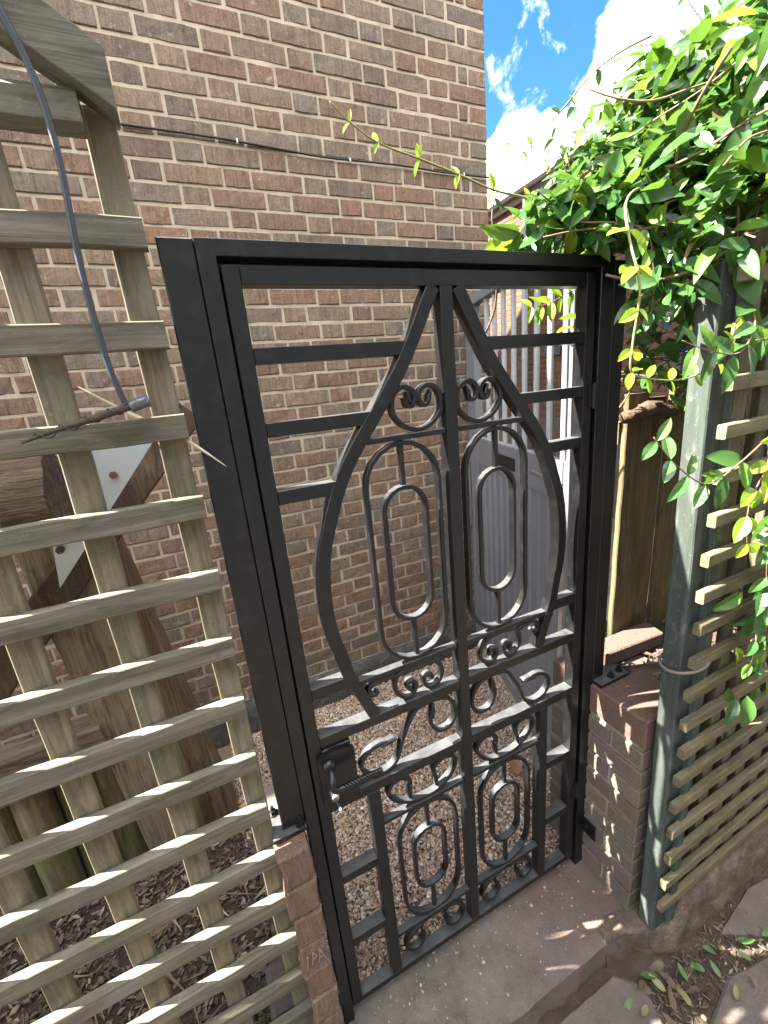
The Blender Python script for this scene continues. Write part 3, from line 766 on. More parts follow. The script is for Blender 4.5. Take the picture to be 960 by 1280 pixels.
both('s_scroll', sm([(.232,.845),(.197,.852),(.163,.842),(.143,.812),(.158,.776),(.200,.763),(.238,.780),(.258,.830),(.284,.880),(.310,.910),(.354,.916),(.395,.908),(.420,.878),(.424,.842),(.405,.813),(.368,.813),(.347,.850),(.355,.893)]), t=.0098)
both('panel_scroll', sm([(.268,.662),(.270,.700),(.243,.716),(.214,.706),(.206,.680),(.231,.645),(.271,.622),(.315,.6155),(.362,.622),(.400,.650),(.417,.684),(.405,.708),(.375,.716),(.347,.700),(.349,.664)]), t=.0098)
both('panel_scroll', sm([(.268,.098),(.266,.068),(.243,.048),(.216,.060),(.207,.088),(.231,.120),(.271,.140),(.315,.1435),(.362,.140),(.400,.118),(.416,.086),(.402,.056),(.374,.048),(.350,.070),(.356,.100)]), t=.0098)
# swelling leaf tips on scroll ends
def tip(x, z, a, L=.030, w=.013):
    P = []; sc = []
    for i in range(7):
        f = i/6; P.append((x+math.cos(a)*L*(f-.5), YC, z+math.sin(a)*L*(f-.5))); sc.append(.35+.65*math.sin(math.pi*min(1, f*.85+.12)))
    mb = MB().sweep(P, [(math.cos(q*math.pi/4)*w/2, math.sin(q*math.pi/4)*.013) for q in range(8)], side=(0,1,0), scale=sc)
    obj('leaf_tip', mb, m_black, leaf, smooth=True)
for x, z, a in ((.268,.66,1.5),(.349,.66,1.5),(.355,.885,1.5),(.352,1.685,1.9),(.403,1.685,1.25),(.222,.847,.1),(.268,.095,1.6),(.354,.095,1.5)):
    L_, w_ = (.026, .011) if z > 1.6 else (.044, .017); tip(x, z, a, L_, w_); tip(mir(x), z, math.pi-a, L_, w_)
# hinges on the right stile
for zc in (1.64, .315):
    obj('hinge', MB().cyl((.8865, -.003, zc-.032), (.8865, -.003, zc+.032), .0065, 12).box(.868, .8862, -.0035, -.0006, zc-.028, zc+.028, .0008), m_blackg, leaf, autosmooth=40)
# lock case, lever and key
lk = MB(); n = 12
outl = [(.036,.757),(.125,.757)]+[(.125-.089*i/n, .898+.016*math.sin(math.pi*(i/n))) for i in range(n+1)]
vs = [(x, -.012, z) for x, z in outl]+[(x, .001, z) for x, z in outl]; k = len(outl)
lk.add(vs, [tuple(range(k)), tuple(range(2*k-1, k-1, -1))]+[(i, k+i, k+(i+1) % k, (i+1) % k) for i in range(k)])
lock = obj('lock_plate', lk, m_blackg, leaf)
obj('lock_case', MB().box(.0505, .122, .0012, .030, .757, .912, .002), m_black, lock)
obj('plate_rib', MB().box(.070, .116, -.0135, -.0125, .878, .8795, .0003).box(.070, .116, -.0135, -.0125, .872, .8735, .0003), m_blackg, lock)
hd = obj('lever_handle', MB().tube(catmull([(.060,-.012,.878),(.059,-.034,.876),(.057,-.050,.866),(.057,-.053,.853),(.066,-.054,.846),(.080,-.054,.845)], 6), .0085, 12), m_blackg, leaf, smooth=True)
tw = MB(); n = 44; rings = []
P = []
for i in range(n+1):
    f = i/n; P.append((.076+f*.088, -.054, .8455-.001*math.sin(f*3)))
for strand in range(4):
    Q = [(x, y+.0062*math.cos(strand*math.pi/2+i*.42)*(.45+.55*math.sin(math.pi*(.12+.8*i/n))), z+.0062*math.sin(strand*math.pi/2+i*.42)*(.45+.55*math.sin(math.pi*(.12+.8*i/n)))) for i, (x, y, z) in enumerate(P)]
    tw.tube(Q, .0036, 6)
tw.tube([(.163,-.054,.8455),(.166,-.054,.8455),(.172,-.054,.8455),(.175,-.054,.8455)], .0075, 12, taper=[.7,1,1,.6])
obj('twisted_grip', tw, m_blackg, hd, smooth=True)
obj('boss', MB().tube([(.060,-.0122,.878),(.060,-.020,.878),(.060,-.024,.878)], .016, 18, taper=[1,.9,.5]), m_blackg, hd, autosmooth=50)
cyl_ = obj('lock_cylinder', MB().tube([(.060,-.0122,.800),(.060,-.030,.800),(.060,-.034,.800)], .0105, 16, taper=[1,1,.7]), m_steel, lock, autosmooth=40)
ks = thing('key_bunch', (.060, -.05, .79), 'small steel keys hanging from the black gate lock', 'keys')
km = MB(); km.box(.0585, .0615, -.056, -.0345, .796, .804, .0006); obj('key_blade', km, m_steel, ks)
km = MB(); km.sweep([(.060+.0*math.cos(a), -.062+.009*math.cos(a), .800+.009*math.sin(a)) for a in [i*math.pi/8 for i in range(16)]], [(-.002,-.0012),(.002,-.0012),(.002,.0012),(-.002,.0012)], closed=True); obj('key_bow', km, m_steel, ks)
km = MB(); km.tube([(.060+.012*math.sin(a), -.064, .783+.012*math.cos(a)) for a in [i*math.pi/10 for i in range(21)]], .0009, 6); obj('key_ring', km, m_steel, ks, smooth=True)
for dx, a in ((-.004,.16),(.004,-.12)):
    km = MB(); z0 = .772
    km.cyl((.060+dx, -.0655+dx*.3, z0), (.060+dx, -.0635+dx*.3, z0), .009, 14); km.box(.060+dx-.0028, .060+dx+.0028, -.0655+dx*.3, -.0637+dx*.3, z0-.036, z0-.006, .0004)
    obj('key', km, m_brass if dx > 0 else m_steel, ks)

# ------------------------------------------------------------------ brick piers
def pier(name, x0, x1, y0, y1, label, mat, capmat, front_only=False):
    t = thing(name, ((x0+x1)/2, (y0+y1)/2, -.15), label, 'pier')
    obj('core', MB().box(x0+.006, x1-.006, y0+.006, y1-.006, -.2, .728, 0), m_pmortar, t)
    return t
# right pier: inner face (facing -X) and front face are seen
rp = pier('brick_pier', .929, 1.20, -.19, .16, 'dark brown brick pier right of the black gate, dappled with sunlight', m_pier, m_pier_cap)
def boxbrick(seed, lx, ly, lz, c=.004):
    mb = MB().box(0, lx, 0, ly, 0, lz, c); r = random.Random(seed)
    mb.v = [(x+r.uniform(-.001,.001), y+r.uniform(-.001,.001), z+r.uniform(-.001,.001)) for x, y, z in mb.v]
    return mb
zc = .7345-.105
# cap: bricks on edge
y = -.192; i = 0
while y < .14:
    ly = .215 if i == 0 else .125
    o = obj('cap_brick', boxbrick(i, .2715, ly, .105, .006), m_pier_cap, rp, loc=(.928, y, zc)); y += ly+.009; i += 1
z = zc-.010-BH; k = 0
while z > -.2:
    seq = ((.215, .128) if k % 2 else (.1025, .24)); y = -.19
    for j, ly in enumerate(seq):
        obj('brick', boxbrick(k*7+j, .1025, ly-.002, BH-.001), m_pier, rp, loc=(.929+random.uniform(-.002,.002), y, z))
        y += ly+.008
    obj('brick', boxbrick(k*7+5, .166, .1025, BH-.001), m_pier, rp, loc=(1.0395, -.1895+random.uniform(-.002,.002), z))
    z -= BH+.0095; k += 1
# left pier: narrow face of upright bricks
lp = pier('brick_pier', -.094, -.0165, -.052, .16, 'worn tan and red brick pier left of the black gate', m_pier_l, m_pier_l)
zt = .734
for k, (h, mt) in enumerate(((.105, m_pier_l), (.098, m_pier_l), (.098, m_pier_l), (.10, m_pier_l), (.098, m_pier_l), (.10, m_pier_l), (.1, m_pier_l), (.1, m_pier_l))):
    for j, (xa, xb) in enumerate(((-.094, -.0165),)):
        mb = MB(); nsub = 6; me = brick_mesh('brick', xb-xa, .1, h-.007, 300+k*3+j, .003, .006)
        o = obj('brick', me, mt, lp, loc=(xa, -.052+random.uniform(-.003,.002), zt-h+.003))
        if k == 3:
            mk = MB()
            def stroke(a, b, w=.0035): mk.plank((xa-.018+a[0], -.0545, zt-h+a[1]), (xa-.018+b[0], -.0545, zt-h+b[1]), w, .004, up=(1,0,.3), n=1, c=.0008, wob=.0003)
            stroke((.034,.022),(.038,.062)); stroke((.046,.030),(.052,.068)); stroke((.052,.068),(.060,.052)); stroke((.060,.052),(.050,.046))
            stroke((.062,.026),(.070,.064)); stroke((.070,.064),(.080,.026)); stroke((.065,.040),(.076,.040))
            obj('stamped_mark', mk, plain_mat('stamp_clay', (.20,.135,.09), .9), o)
    zt -= h

# ------------------------------------------------------------------ left trellis
lt = thing('trellis', (-.4, 0, -.1), 'weathered grey green wooden trellis panel left of the gate', 'trellis')
YS, YU = -.0095, .0118
for k in range(15):
    z1 = 1.981-k*.1405
    if z1 < .0: break
    xr = -.080-min(.009, max(0, k-3)*.002)
    obj('slat', MB().plank((-2.4, YS, z1-.0205+.004*math.sin(k*2.1)), (xr, YS, z1-.0205), .041, .021, n=46, c=.002, wob=.0024, seed=k), m_slat_x, lt)
for k, (z1, xr) in enumerate(((2.262,-.36),(2.402,-.60),(2.542,-.83),(2.682,-1.05))):
    obj('slat', MB().plank((-2.4, YS, z1-.0205), (xr, YS, z1-.0205), .041, .021, n=26, c=.002, wob=.0018, seed=400+k), m_slat_x, lt)
for k in range(16):
    xc = -.1065-k*.1435
    top = 2.12 if k == 0 else min(2.72, 2.13+k*.09)
    obj('upright', MB().plank((xc, YU, top), (xc-.004, YU, -.12), .043, .0185, up=(1,0,0), n=36, c=.002, wob=.0022, seed=50+k), m_slat_z, lt)
obj('top_rail', MB().plank((-2.4, YS, 2.100), (-.123, YS-.004, 2.100), .050, .030, n=36, c=.009, wob=.0026, seed=77), m_slat_x, lt)
bevel_prism('sloping_cap', [(-.0795,2.163),(-.0795,2.095),(-1.05,2.095+.62*.9705),(-1.05,2.163+.62*.9705)], -.046, .0015, .002, m_cap, lt)
# low gravel board behind the trellis foot
gbd = obj('gravel_board', MB().plank((-1.3, .045, -.03), (-.15, .045, -.03), .15, .022, n=12, wob=.002, seed=5), wood_mat('brown_gravel_board', (.09,.06,.035), (.13,.09,.055), (.17,.12,.075), 0), None)
tag(gbd, 'brown board on edge at the foot of the left trellis', 'board')

# cable hanging over the left trellis, and the stick it is tied to
cb = obj('hanging_cable', MB().tube(catmull([(-.215,-.060,2.29),(-.185,-.056,2.19),(-.164,-.052,2.114),(-.160,-.048,2.031),(-.168,-.045,1.91),(-.167,-.043,1.796),(-.160,-.041,1.736),(-.157,-.040,1.724)], 8), .0043, 8), m_cable, None, smooth=True)
tag(cb, 'blue grey cable hanging down the left trellis', 'cable')
st = thing('tied_stick', (-.2, -.04, 1.70), 'dark split stick taped to the end of the hanging cable', 'stick')
spts = catmull([(-.297,-.040,1.682),(-.255,-.039,1.694),(-.21,-.039,1.704),(-.165,-.039,1.715),(-.127,-.039,1.724)], 5)
obj('shaft', MB().tube(spts, .0058, 7, taper=[.35+.65*min(1, i/12) for i in range(len(spts))]), wood_mat('split_stick', (.03,.028,.03), (.06,.045,.035), (.20,.13,.07), 0), st, smooth=True)
obj('tape', MB().tube([(-.152,-.039,1.7175),(-.138,-.039,1.7212),(-.125,-.039,1.7245)], .0095, 12), plain_mat('clear_tape', (.07,.075,.085), .25), st, smooth=True)
obj('binding', MB().tube([(-.285+.004*i, -.039+.0078*math.cos(i*.8), 1.6855+.00098*i+.0070*math.sin(i*.8)) for i in range(34)], .0010, 5), m_cable, st, smooth=True)
def blade(pts, w, mat, name, label, cat):
    P = [Vector(p) for p in catmull(pts, 5)]; n = len(P); mb = MB(); vs = []; fs = []
    for i, p in enumerate(P):
        f = i/(n-1); ww = w*math.sin(math.pi*min(1, .08+f*.9))*.5
        vs += [p+Vector((0,0,ww)), p+Vector((0,-.002,0)), p-Vector((0,0,ww)), p+Vector((0,.0012,0))]
    for i in range(n-1):
        for j in range(4): fs.append((i*4+j, i*4+(j+1) % 4, (i+1)*4+(j+1) % 4, (i+1)*4+j))
    mb.add(vs, fs+[(3,2,1,0), tuple((n-1)*4+i for i in range(4))])
    return tag(obj(name, mb, mat, None, autosmooth=30), label, cat)
blade([(-.223,.030,1.755),(-.17,.028,1.713),(-.12,.026,1.677),(-.078,.0,1.648),(-.031,-.012,1.602)], .011, m_straw, 'dry_leaf_blade', 'pale dry leaf blade poking through the left trellis', 'dry leaf')

# ------------------------------------------------------------------ swing frame behind the left trellis
sw = thing('swing_frame', (-.5, .72, -.05), 'old timber swing frame with galvanised bracket behind the left trellis', 'swing frame')
def beam(p0, p1, w, t, mat, name, up, n=14, wob=.006, seed=0):
    return obj(name, MB().plank(p0, p1, w, t, up=up, n=n, c=.006, wob=wob, seed=seed), mat, sw)
beam((-.308, .90, -.06), (-.47, .86, 1.35), .168, .14, m_timber_d2, 'leg', (1,0,0), wob=.004, seed=1)
beam((-.462, .775, -.06), (-.545, .74, 1.40), .165, .05, m_timber, 'brace_board', (1,0,0), wob=.004, seed=6)
beam((-.79, .66, .94), (-.075, .80, 1.70), .105, .09, m_timber_d, 'leg', (-.7,0,.7), seed=2)
lg = MB(); P = [(-1.6,.53,1.50),(-1.2,.53,1.505),(-.9,.53,1.51),(-.6,.53,1.513),(-.415,.53,1.513)]
lg.tube(catmull(P, 6), .118, 26)
lg.v = [tuple(Vector(v)+noise.noise_vector(Vector(v)*11)*.012+noise.noise_vector(Vector(v)*40)*.006) for v in lg.v]
obj('log_beam', lg, m_timber_x, sw, autosmooth=60)
bk = MB(); th = .006
tri = [(-.335,1.66),(-.155,1.655),(-.346,1.432),(-.505,1.249),(-.487,1.40),(-.43,1.50)]
vs = [(x, .600, z) for x, z in tri]+[(x, .600+th, z) for x, z in tri]; k = len(tri)
bk.add(vs, [tuple(range(k)), tuple(range(2*k-1, k-1, -1))]+[(i, (i+1) % k, k+(i+1) % k, k+i) for i in range(k)])
br = obj('bracket', bk, m_galv, sw)
for x, z in ((-.300,1.545),(-.425,1.447),(-.475,1.36)):
    obj('bolt_head', MB().cyl((x, .5995, z), (x, .589, z), .011, 6), plain_mat('rusty_bolt', (.10,.06,.045), .8) if 'rusty_bolt' not in bpy.data.materials else bpy.data.materials['rusty_bolt'], br)
# log edging (palisade)
xp = -.40; i = 0
pr = random.Random(5)
while xp > -1.5:
    r = pr.uniform(.045, .06); yb = .86+.05*math.sin(i*1.1)+max(0, -.9-xp)*.3; h = pr.uniform(.50, .62)
    mb = MB(); mb.tube([(xp, yb, -.1), (xp+.004, yb, h*.5), (xp+.006, yb, h-.01), (xp+.006, yb, h)], r, 12, taper=[1,1.0,.98,.9])
    mb.v = [tuple(Vector(v)+noise.noise_vector(Vector(v)*14)*.006) for v in mb.v]
    o = tag(obj('edging_log', mb, m_log, None, autosmooth=50), ('first','second','third','fourth','fifth','sixth','seventh','eighth','ninth','tenth','eleventh','twelfth')[i]+' upright mossy edging log, counted leftwards from the swing leg', 'log', 'log edging behind the left trellis')
    xp -= r*2+.006; i += 1
slp = tag(obj('timber_sleeper', MB().plank((-1.5, .80, .56), (-.56, .77, .60), .17, .10, n=16, c=.008, wob=.008, seed=9), wood_mat('sleeper_wood', (.12,.09,.065), (.18,.14,.10), (.24,.19,.145), 0, None, ring=1.5, bumpd=.005), None), 'rough grey brown timber lying behind the left trellis', 'timber')
gs = MB(); gs.box(-.20, -.10, .06, .20, -.06, .03, .012); gs.v = [tuple(Vector(v)+noise.noise_vector(Vector(v)*30)*.012) for v in gs.v]
tag(obj('stone_block', gs, m_flag, None), 'small grey stone behind the foot of the left trellis', 'stone')

# ------------------------------------------------------------------ right side: green post, trellis, boards
gpst = thing('fence_post', (.975, -.215, -.15), 'green stained timber post beside the right trellis', 'post')
obj('post', MB().plank((.983, -.213, 1.89), (.982, -.236, -.045), .048, .068, up=(0,1,0), n=30, c=.003, wob=.0012, seed=31), m_green, gpst)
obj('batten', MB().plank((1.022, -.240, 1.87), (1.020, -.262, -.03), .022, .030, up=(0,1,0), n=30, c=.002, wob=.001, seed=32), m_green, gpst)
rg = MB(); 
pts = []
for i in range(30):
    a = 2*math.pi*i/30; pts.append((.990+.062*math.cos(a), -.232+.050*math.sin(a), .945+.012*math.cos(a*1+.6)))
rg.sweep(pts, [(math.cos(q*math.pi/3)*.0042, math.sin(q*math.pi/3)*.0042) for q in range(6)], side=(0,0,1), closed=True)
tag(obj('wire_ring', rg, plain_mat('rusty_grey_wire', (.14,.12,.105), .65, var=.4), None, smooth=True), 'grey wire ring looped round the green fence post', 'wire')
rt = thing('trellis', (1.6, -.26, 0), 'brown wooden trellis panel right of the green post', 'trellis')
zs = [1.875,1.77,1.668,1.567,1.465,1.365,1.268,1.172,1.081,.983,.886,.790,.696,.600,.503,.401,.297,.195,.095]
for k, z1 in enumerate(zs):
    obj('slat', MB().plank((.955+.004*math.sin(k*1.7), -.270, z1-.016), (3.2, -.250, z1-.016), .031, .019, n=24, c=.002, wob=.0016, seed=100+k), m_rslat_x, rt)
for k in range(18):
    xc = 1.035+k*.100
    obj('upright', MB().plank((xc, -.2485+k*.0008, 1.96), (xc, -.2485+k*.0008, .03), .044, .019, up=(1,0,0), n=20, c=.002, wob=.0014, seed=130+k), m_rslat_z, rt)
# stone edging under the right trellis
def edging():
    mb = MB(); nx = 220; vs = []; fs = []
    prof = [(-.292,-.2),(-.290,-.12),(-.286,-.07),(-.282,-.015),(-.272,.03),(-.25,.045),(-.19,.045)]
    for i in range(nx+1):
        x = .80+2.5*i/nx; sy = min(1, max(0, (x-.84)/.18)); sz = min(1, max(0, (x-1.02)/.06))
        for j, (y, z) in enumerate(prof):
            nv = noise.noise_vector(Vector((x*9, y*14, z*14)))*.014+noise.noise_vector(Vector((x*34, y*30, z*30)))*.007
            yy = (-.213+(y+.292)*.5)*(1-sy)+y*sy; zz = z if z < -.05 else (-.052+(z+.05)*.05)*(1-sz)+z*sz
            vs.append((x, yy+nv.y, zz+nv.z*(.3 if z > -.05 else 1)))
    m = len(prof)
    for i in range(nx):
        for j in range(m-1): fs.append((i*m+j, (i+1)*m+j, (i+1)*m+j+1, i*m+j+1))
    return mb.add(vs, fs)
tag(obj('stone_edging', edging(), m_riser, None, smooth=True), 'crumbling brown stone edging under the right trellis', kind='structure')
sb = obj('raised_bed', grid_sheet(1.08, 3.2, -.2, .22, 80, 20, lambda x, y: .735+nz(x, y, 8, .02)+nz(x, y, 30, .008)), m_soil, smooth=True)
tag(sb, 'raised soil bed behind the right trellis', kind='structure')
obj('bed_wall', MB().box(1.21, 3.2, -.13, .23, -.2, .70, 0), m_soil, sb)
fb = thing('board_fence', (1.6, .11, .74), 'dark brown upright board fence behind the green post', 'fence')
xb = 1.152; k = 0; bw = random.Random(12)
while xb < 3.0:
    w = bw.uniform(.092, .104); zt_ = (1.62, 1.60, 1.66)[k] if k < 3 else bw.uniform(1.90, 1.96)
    obj('board', MB().plank((xb+w/2, .112+.012*(k % 2), .725), (xb+w/2+.012, .112+.012*(k % 2), zt_), w, .019, up=(1,0,0), n=16, c=.003, wob=.003, seed=200+k), m_board, fb)
    xb += w+.009; k += 1
obj('rail', MB().plank((1.16, .145, 1.50), (3.0, .145, 1.50), .07, .035, n=10, seed=240), m_board, fb)
def fence_log():
    mb = MB().tube(catmull([(1.12,.075,1.555),(1.22,.07,1.575),(1.34,.075,1.56),(1.5,.07,1.58)], 5),   .019, 10)
    mb.v = [tuple(Vector(v)+noise.noise_vector(Vector(v)*22)*.012) for v in mb.v]; return mb
tag(obj('broken_branch', fence_log(), m_timber_d, None, smooth=True), 'broken brown branch lying across the board fence', 'branch')
ofc = MB().box(1.03, 1.30, .022, .100, .738, .790, .004); ofc.v = [tuple(Vector((x+(y-.02)*.2, y+(x-1.03)*-.05, z))+noise.noise_vector(Vector((x, y, z))*25)*.004) for x, y, z in ofc.v]
tag(obj('loose_brick', ofc, m_pier_cap, None), 'loose red brown brick lying on top of the right pier', 'brick')
peb = MB().tube([(1.262,.085,.765),(1.272,.085,.772),(1.285,.085,.772),(1.295,.085,.765)], .011, 8, taper=[.3,1,1,.3])
tag(obj('pale_pebble', peb, m_straw, None, smooth=True), 'pale pebble on the soil before the board fence', 'pebble')

# ------------------------------------------------------------------ gravel, litter
def pebble_cloud(name, pts, mat, parent=None, label=None):
    """pts: array of (x,y,z,size). real stones, joined into one part"""
    phi = (1+5**.5)/2
    V0 = np.array([(-1,phi,0),(1,phi,0),(-1,-phi,0),(1,-phi,0),(0,-1,phi),(0,1,phi),(0,-1,-phi),(0,1,-phi),(phi,0,-1),(phi,0,1),(-phi,0,-1),(-phi,0,1)])/1.9
    F0 = np.array([(0,11,5),(0,5,1),(0,1,7),(0,7,10),(0,10,11),(1,5,9),(5,11,4),(11,10,2),(10,7,6),(7,1,8),(3,9,4),(3,4,2),(3,2,6),(3,6,8),(3,8,9),(4,9,5),(2,4,11),(6,2,10),(8,6,7),(9,8,1)])
    rs = np.random.RandomState(11); n = len(pts); P = np.asarray(pts)
    V = V0[None]*(1+rs.uniform(-.28,.28,(n,12,1)))
    V = V*rs.uniform(.6,1.25,(n,1,3))
    q = rs.normal(size=(n,4)); q /= np.linalg.norm(q, axis=1, keepdims=True); w, x, y, z = q.T
    Rm = np.stack([1-2*(y*y+z*z),2*(x*y-z*w),2*(x*z+y*w),2*(x*y+z*w),1-2*(x*x+z*z),2*(y*z-x*w),2*(x*z-y*w),2*(y*z+x*w),1-2*(x*x+y*y)], -1).reshape(n,3,3)
    V = np.einsum('nij,nkj->nki', Rm, V)*P[:,3][:,None,None]; V[:,:,2] *= .75; V += P[:,None,:3]
    Fc = (F0[None]+np.arange(n)[:,None,None]*12).reshape(-1,3)
    me = bpy.data.meshes.new(name); me.vertices.add(n*12); me.vertices.foreach_set('co', V.ravel())
    me.loops.add(len(Fc)*3); me.loops.foreach_set('vertex_index', Fc.ravel().astype(np.int32))
    me.polygons.add(len(Fc)); me.polygons.foreach_set('loop_start', np.arange(0, len(Fc)*3, 3, dtype=np.int32))
    me.update(); me.validate(); me.materials.append(mat)
    o = bpy.data.objects.new(name, me); COL.objects.link(o)
    return tag(o, label, kind='stuff')
rs = np.random.RandomState(2)
N = 72000
gx = rs.uniform(-.22, 1.55, N); gy = rs.uniform(.03, 1.285, N)
keep = ~((gx < -.12) & (gy < .55))
gx, gy = gx[keep], gy[keep]; gs_ = rs.gamma(2.4, .00108, len(gx))+.0019
pebble_cloud('gravel', np.stack([gx, gy, Z_GRAVEL+rs.uniform(-.002, .008, len(gx)), gs_], 1), m_pebble, label='fine mixed brown and cream gravel behind the gate')
# loose grit on the threshold and path
N = 150
gx = rs.uniform(.02, .92, N); gy = -.20+.235*rs.uniform(0, 1, N)**.6
pebble_cloud('grit', np.concatenate([np.stack([gx, gy, np.full(N, Z_SLAB+.002), rs.gamma(3, .0007, N)+.0008], 1),
    np.stack([rs.uniform(.5,1.7,160), rs.uniform(-.75,-.33,160), np.full(160, Z_PATH-.004), rs.gamma(4,.001,160)+.001], 1)]), m_pebble, label='scattered grit on the threshold and path')
def litter(name, n, area, zf, size, mat, label, seed, wr=(.08, .3)):
    rr = random.Random(seed); mb = MB()
    for i in range(n):
        x, y = rr.uniform(area[0], area[1]), rr.uniform(area[2], area[3]); L = rr.uniform(*size); W = L*rr.uniform(*wr); a = rr.uniform(0, 6.28)
        z = zf(x, y)+rr.uniform(0, .014); ca, sa = math.cos(a), math.sin(a); tl = rr.uniform(-.25, .25)
        vs = []
        for u, v, h in ((-1,-.3,0),(0,-1,.15),(1,-.2,0),(1,.2,.02),(0,1,.15),(-1,.3,0.02)):
            vs.append((x+ca*u*L/2-sa*v*W/2, y+sa*u*L/2+ca*v*W/2, z+h*W+u*L/2*tl))
        vs += [(p[0], p[1], p[2]-.003) for p in vs]
        mb.add(vs, [(0,1,2,3,4,5),(11,10,9,8,7,6)]+[(k, 6+k, 6+(k+1) % 6, (k+1) % 6) for k in range(6)])
    return tag(obj(name, mb, mat), label, kind='stuff')
litter('leaf_litter', 4200, (-1.4, -.12, .06, .80), lambda x, y: Z_GRAVEL+.016+nz(x, y, 6, .02), (.006, .034), m_litter, 'dry brown leaf litter behind the left trellis', 21, (.2, .6))
litter('dry_sticks', 70, (-1.0, -.13, .08, .6), lambda x, y: Z_GRAVEL+.03, (.06, .16), m_stick, 'pale dry sticks and bark strips behind the left trellis', 26, (.03, .09))
litter('leaf_litter', 500, (.84, 1.35, -.42, -.30), lambda x, y: Z_PATH-.012, (.006, .026), m_litter, 'dark leaf litter on the path by the right trellis', 22)
litter('leaf_litter', 700, (1.1, 2.2, -.15, .2), lambda x, y: .74, (.012, .05), m_litter, 'dry leaf litter on the raised bed', 23)

# ------------------------------------------------------------------ leaves
def leaf_mesh(name, L, W, fold, curl, wave, seed, n=6, stalk=.0):
    rr = random.Random(seed); vs = []; fs = []
    for i in range(n+1):
        f = i/n; w = W/2*(math.sin(math.pi*f**.85)**.75 if 0 < f < 1 else 0)+(.0006)
        x = L*f; z = -curl*L*f*f; up = fold*w
        vs += [(x, w, z+up+wave*math.sin(f*9+seed)*W), (x, 0, z), (x, -w, z+up-wave*math.sin(f*9+seed+1)*W)]
    for i in range(n):
        a = i*3; fs += [(a, a+1, a+4, a+3), (a+1, a+2, a+5, a+4)]
    me = bpy.data.meshes.new(name); me.from_pydata(vs, [], fs); me.update(); me.polygons.foreach_set('use_smooth', [True]*len(fs)); return me
LV = [leaf_mesh('leaf', 1.0, rw, fo, cu, wv, i) for i, (rw, fo, cu, wv) in enumerate([(.42,.35,.18,.03),(.36,.5,.30,.02),(.46,.25,.10,.05),(.40,.6,.40,.03),(.34,.3,.22,.04),(.44,.45,-.08,.03)])]
for me in LV: me.materials.append(m_leaf)
LY = [leaf_mesh('young_leaf', 1.0, rw, fo, .12, .02, 20+i) for i, (rw, fo) in enumerate([(.44,.5),(.36,.7),(.5,.4)])]
for me in LY: me.materials.append(m_leafy)
def orient(loc, d, nrm, s):
    d = Vector(d).normalized(); nrm = Vector(nrm); nrm = (nrm-d*nrm.dot(d)).normalized(); y = nrm.cross(d)
    m = Matrix((d*s, y*s, nrm*s)).transposed().to_4x4(); m.translation = loc; return m
vine = thing('climbing_vine', (1.2, .0, .74), 'glossy green climbing vine spilling over the gate and right trellis', 'vine')
lr = random.Random(99)
ELL = [((1.24,-.04,2.20),(.30,.22,.25)), ((1.03,.04,2.11),(.19,.17,.12)), ((.83,.06,2.045),(.15,.10,.06)), ((1.42,.0,1.98),(.36,.22,.20)), ((1.00,-.16,2.04),(.15,.12,.14)), ((1.56,-.07,2.34),(.34,.28,.33)), ((1.12,-.24,2.22),(.17,.12,.20)), ((1.02,-.24,1.95),(.12,.09,.10)), ((.92,-.14,1.88),(.07,.07,.09)), ((1.30,.03,1.76),(.22,.07,.16)), ((1.08,.05,2.26),(.16,.13,.13)), ((.90,-.02,2.05),(.16,.08,.07))]
WTS = [700, 290, 170, 340, 190, 420, 280, 70, 40, 130, 150, 90]
stems = MB(); stemlist = []
def in_ell(p):
    return any(((p.x-c[0])/r[0])**2+((p.y-c[1])/r[1])**2+((p.z-c[2])/r[2])**2 < 1 for c, r in ELL)
leaves = []
LB = leaf_mesh('leaf', 1.0, .38, .6, .45, .06, 71); LB.materials.append(leaf_mat('browned_leaf', [(0,(.16,.12,.04)),(1,(.20,.17,.05))], .5, .2))
def put_leaf(p, d, nrm, s, young=False): leaves.append((lr.choice(LY if young else (LV if lr.random() > .03 else [LB])), orient(p, d, nrm, s), young, p, s))
for (c, r), n in zip(ELL, WTS):
    k = 0
    while k < n:
        u = Vector((lr.gauss(0,1), lr.gauss(0,1), lr.gauss(0,1))).normalized()
        rad = lr.uniform(.45, 1.04)**.5 if lr.random() < .85 else lr.uniform(.2, .8)
        p = Vector((c[0]+u.x*r[0]*rad, c[1]+u.y*r[1]*rad, c[2]+u.z*r[2]*rad))
        out = Vector((u.x/r[0], u.y/r[1], u.z/r[2])).normalized()
        nrm = out*.6+Vector((-.45,-.25,.75))+Vector((lr.uniform(-1,1), lr.uniform(-1,1), lr.uniform(-1,1)))*.75
        d = Vector((lr.uniform(-1,1), lr.uniform(-1,1), lr.uniform(-.9,.45)))+out*.35
        put_leaf(p, d, nrm, lr.triangular(.035, .10, .07), lr.random() < .05); k += 1
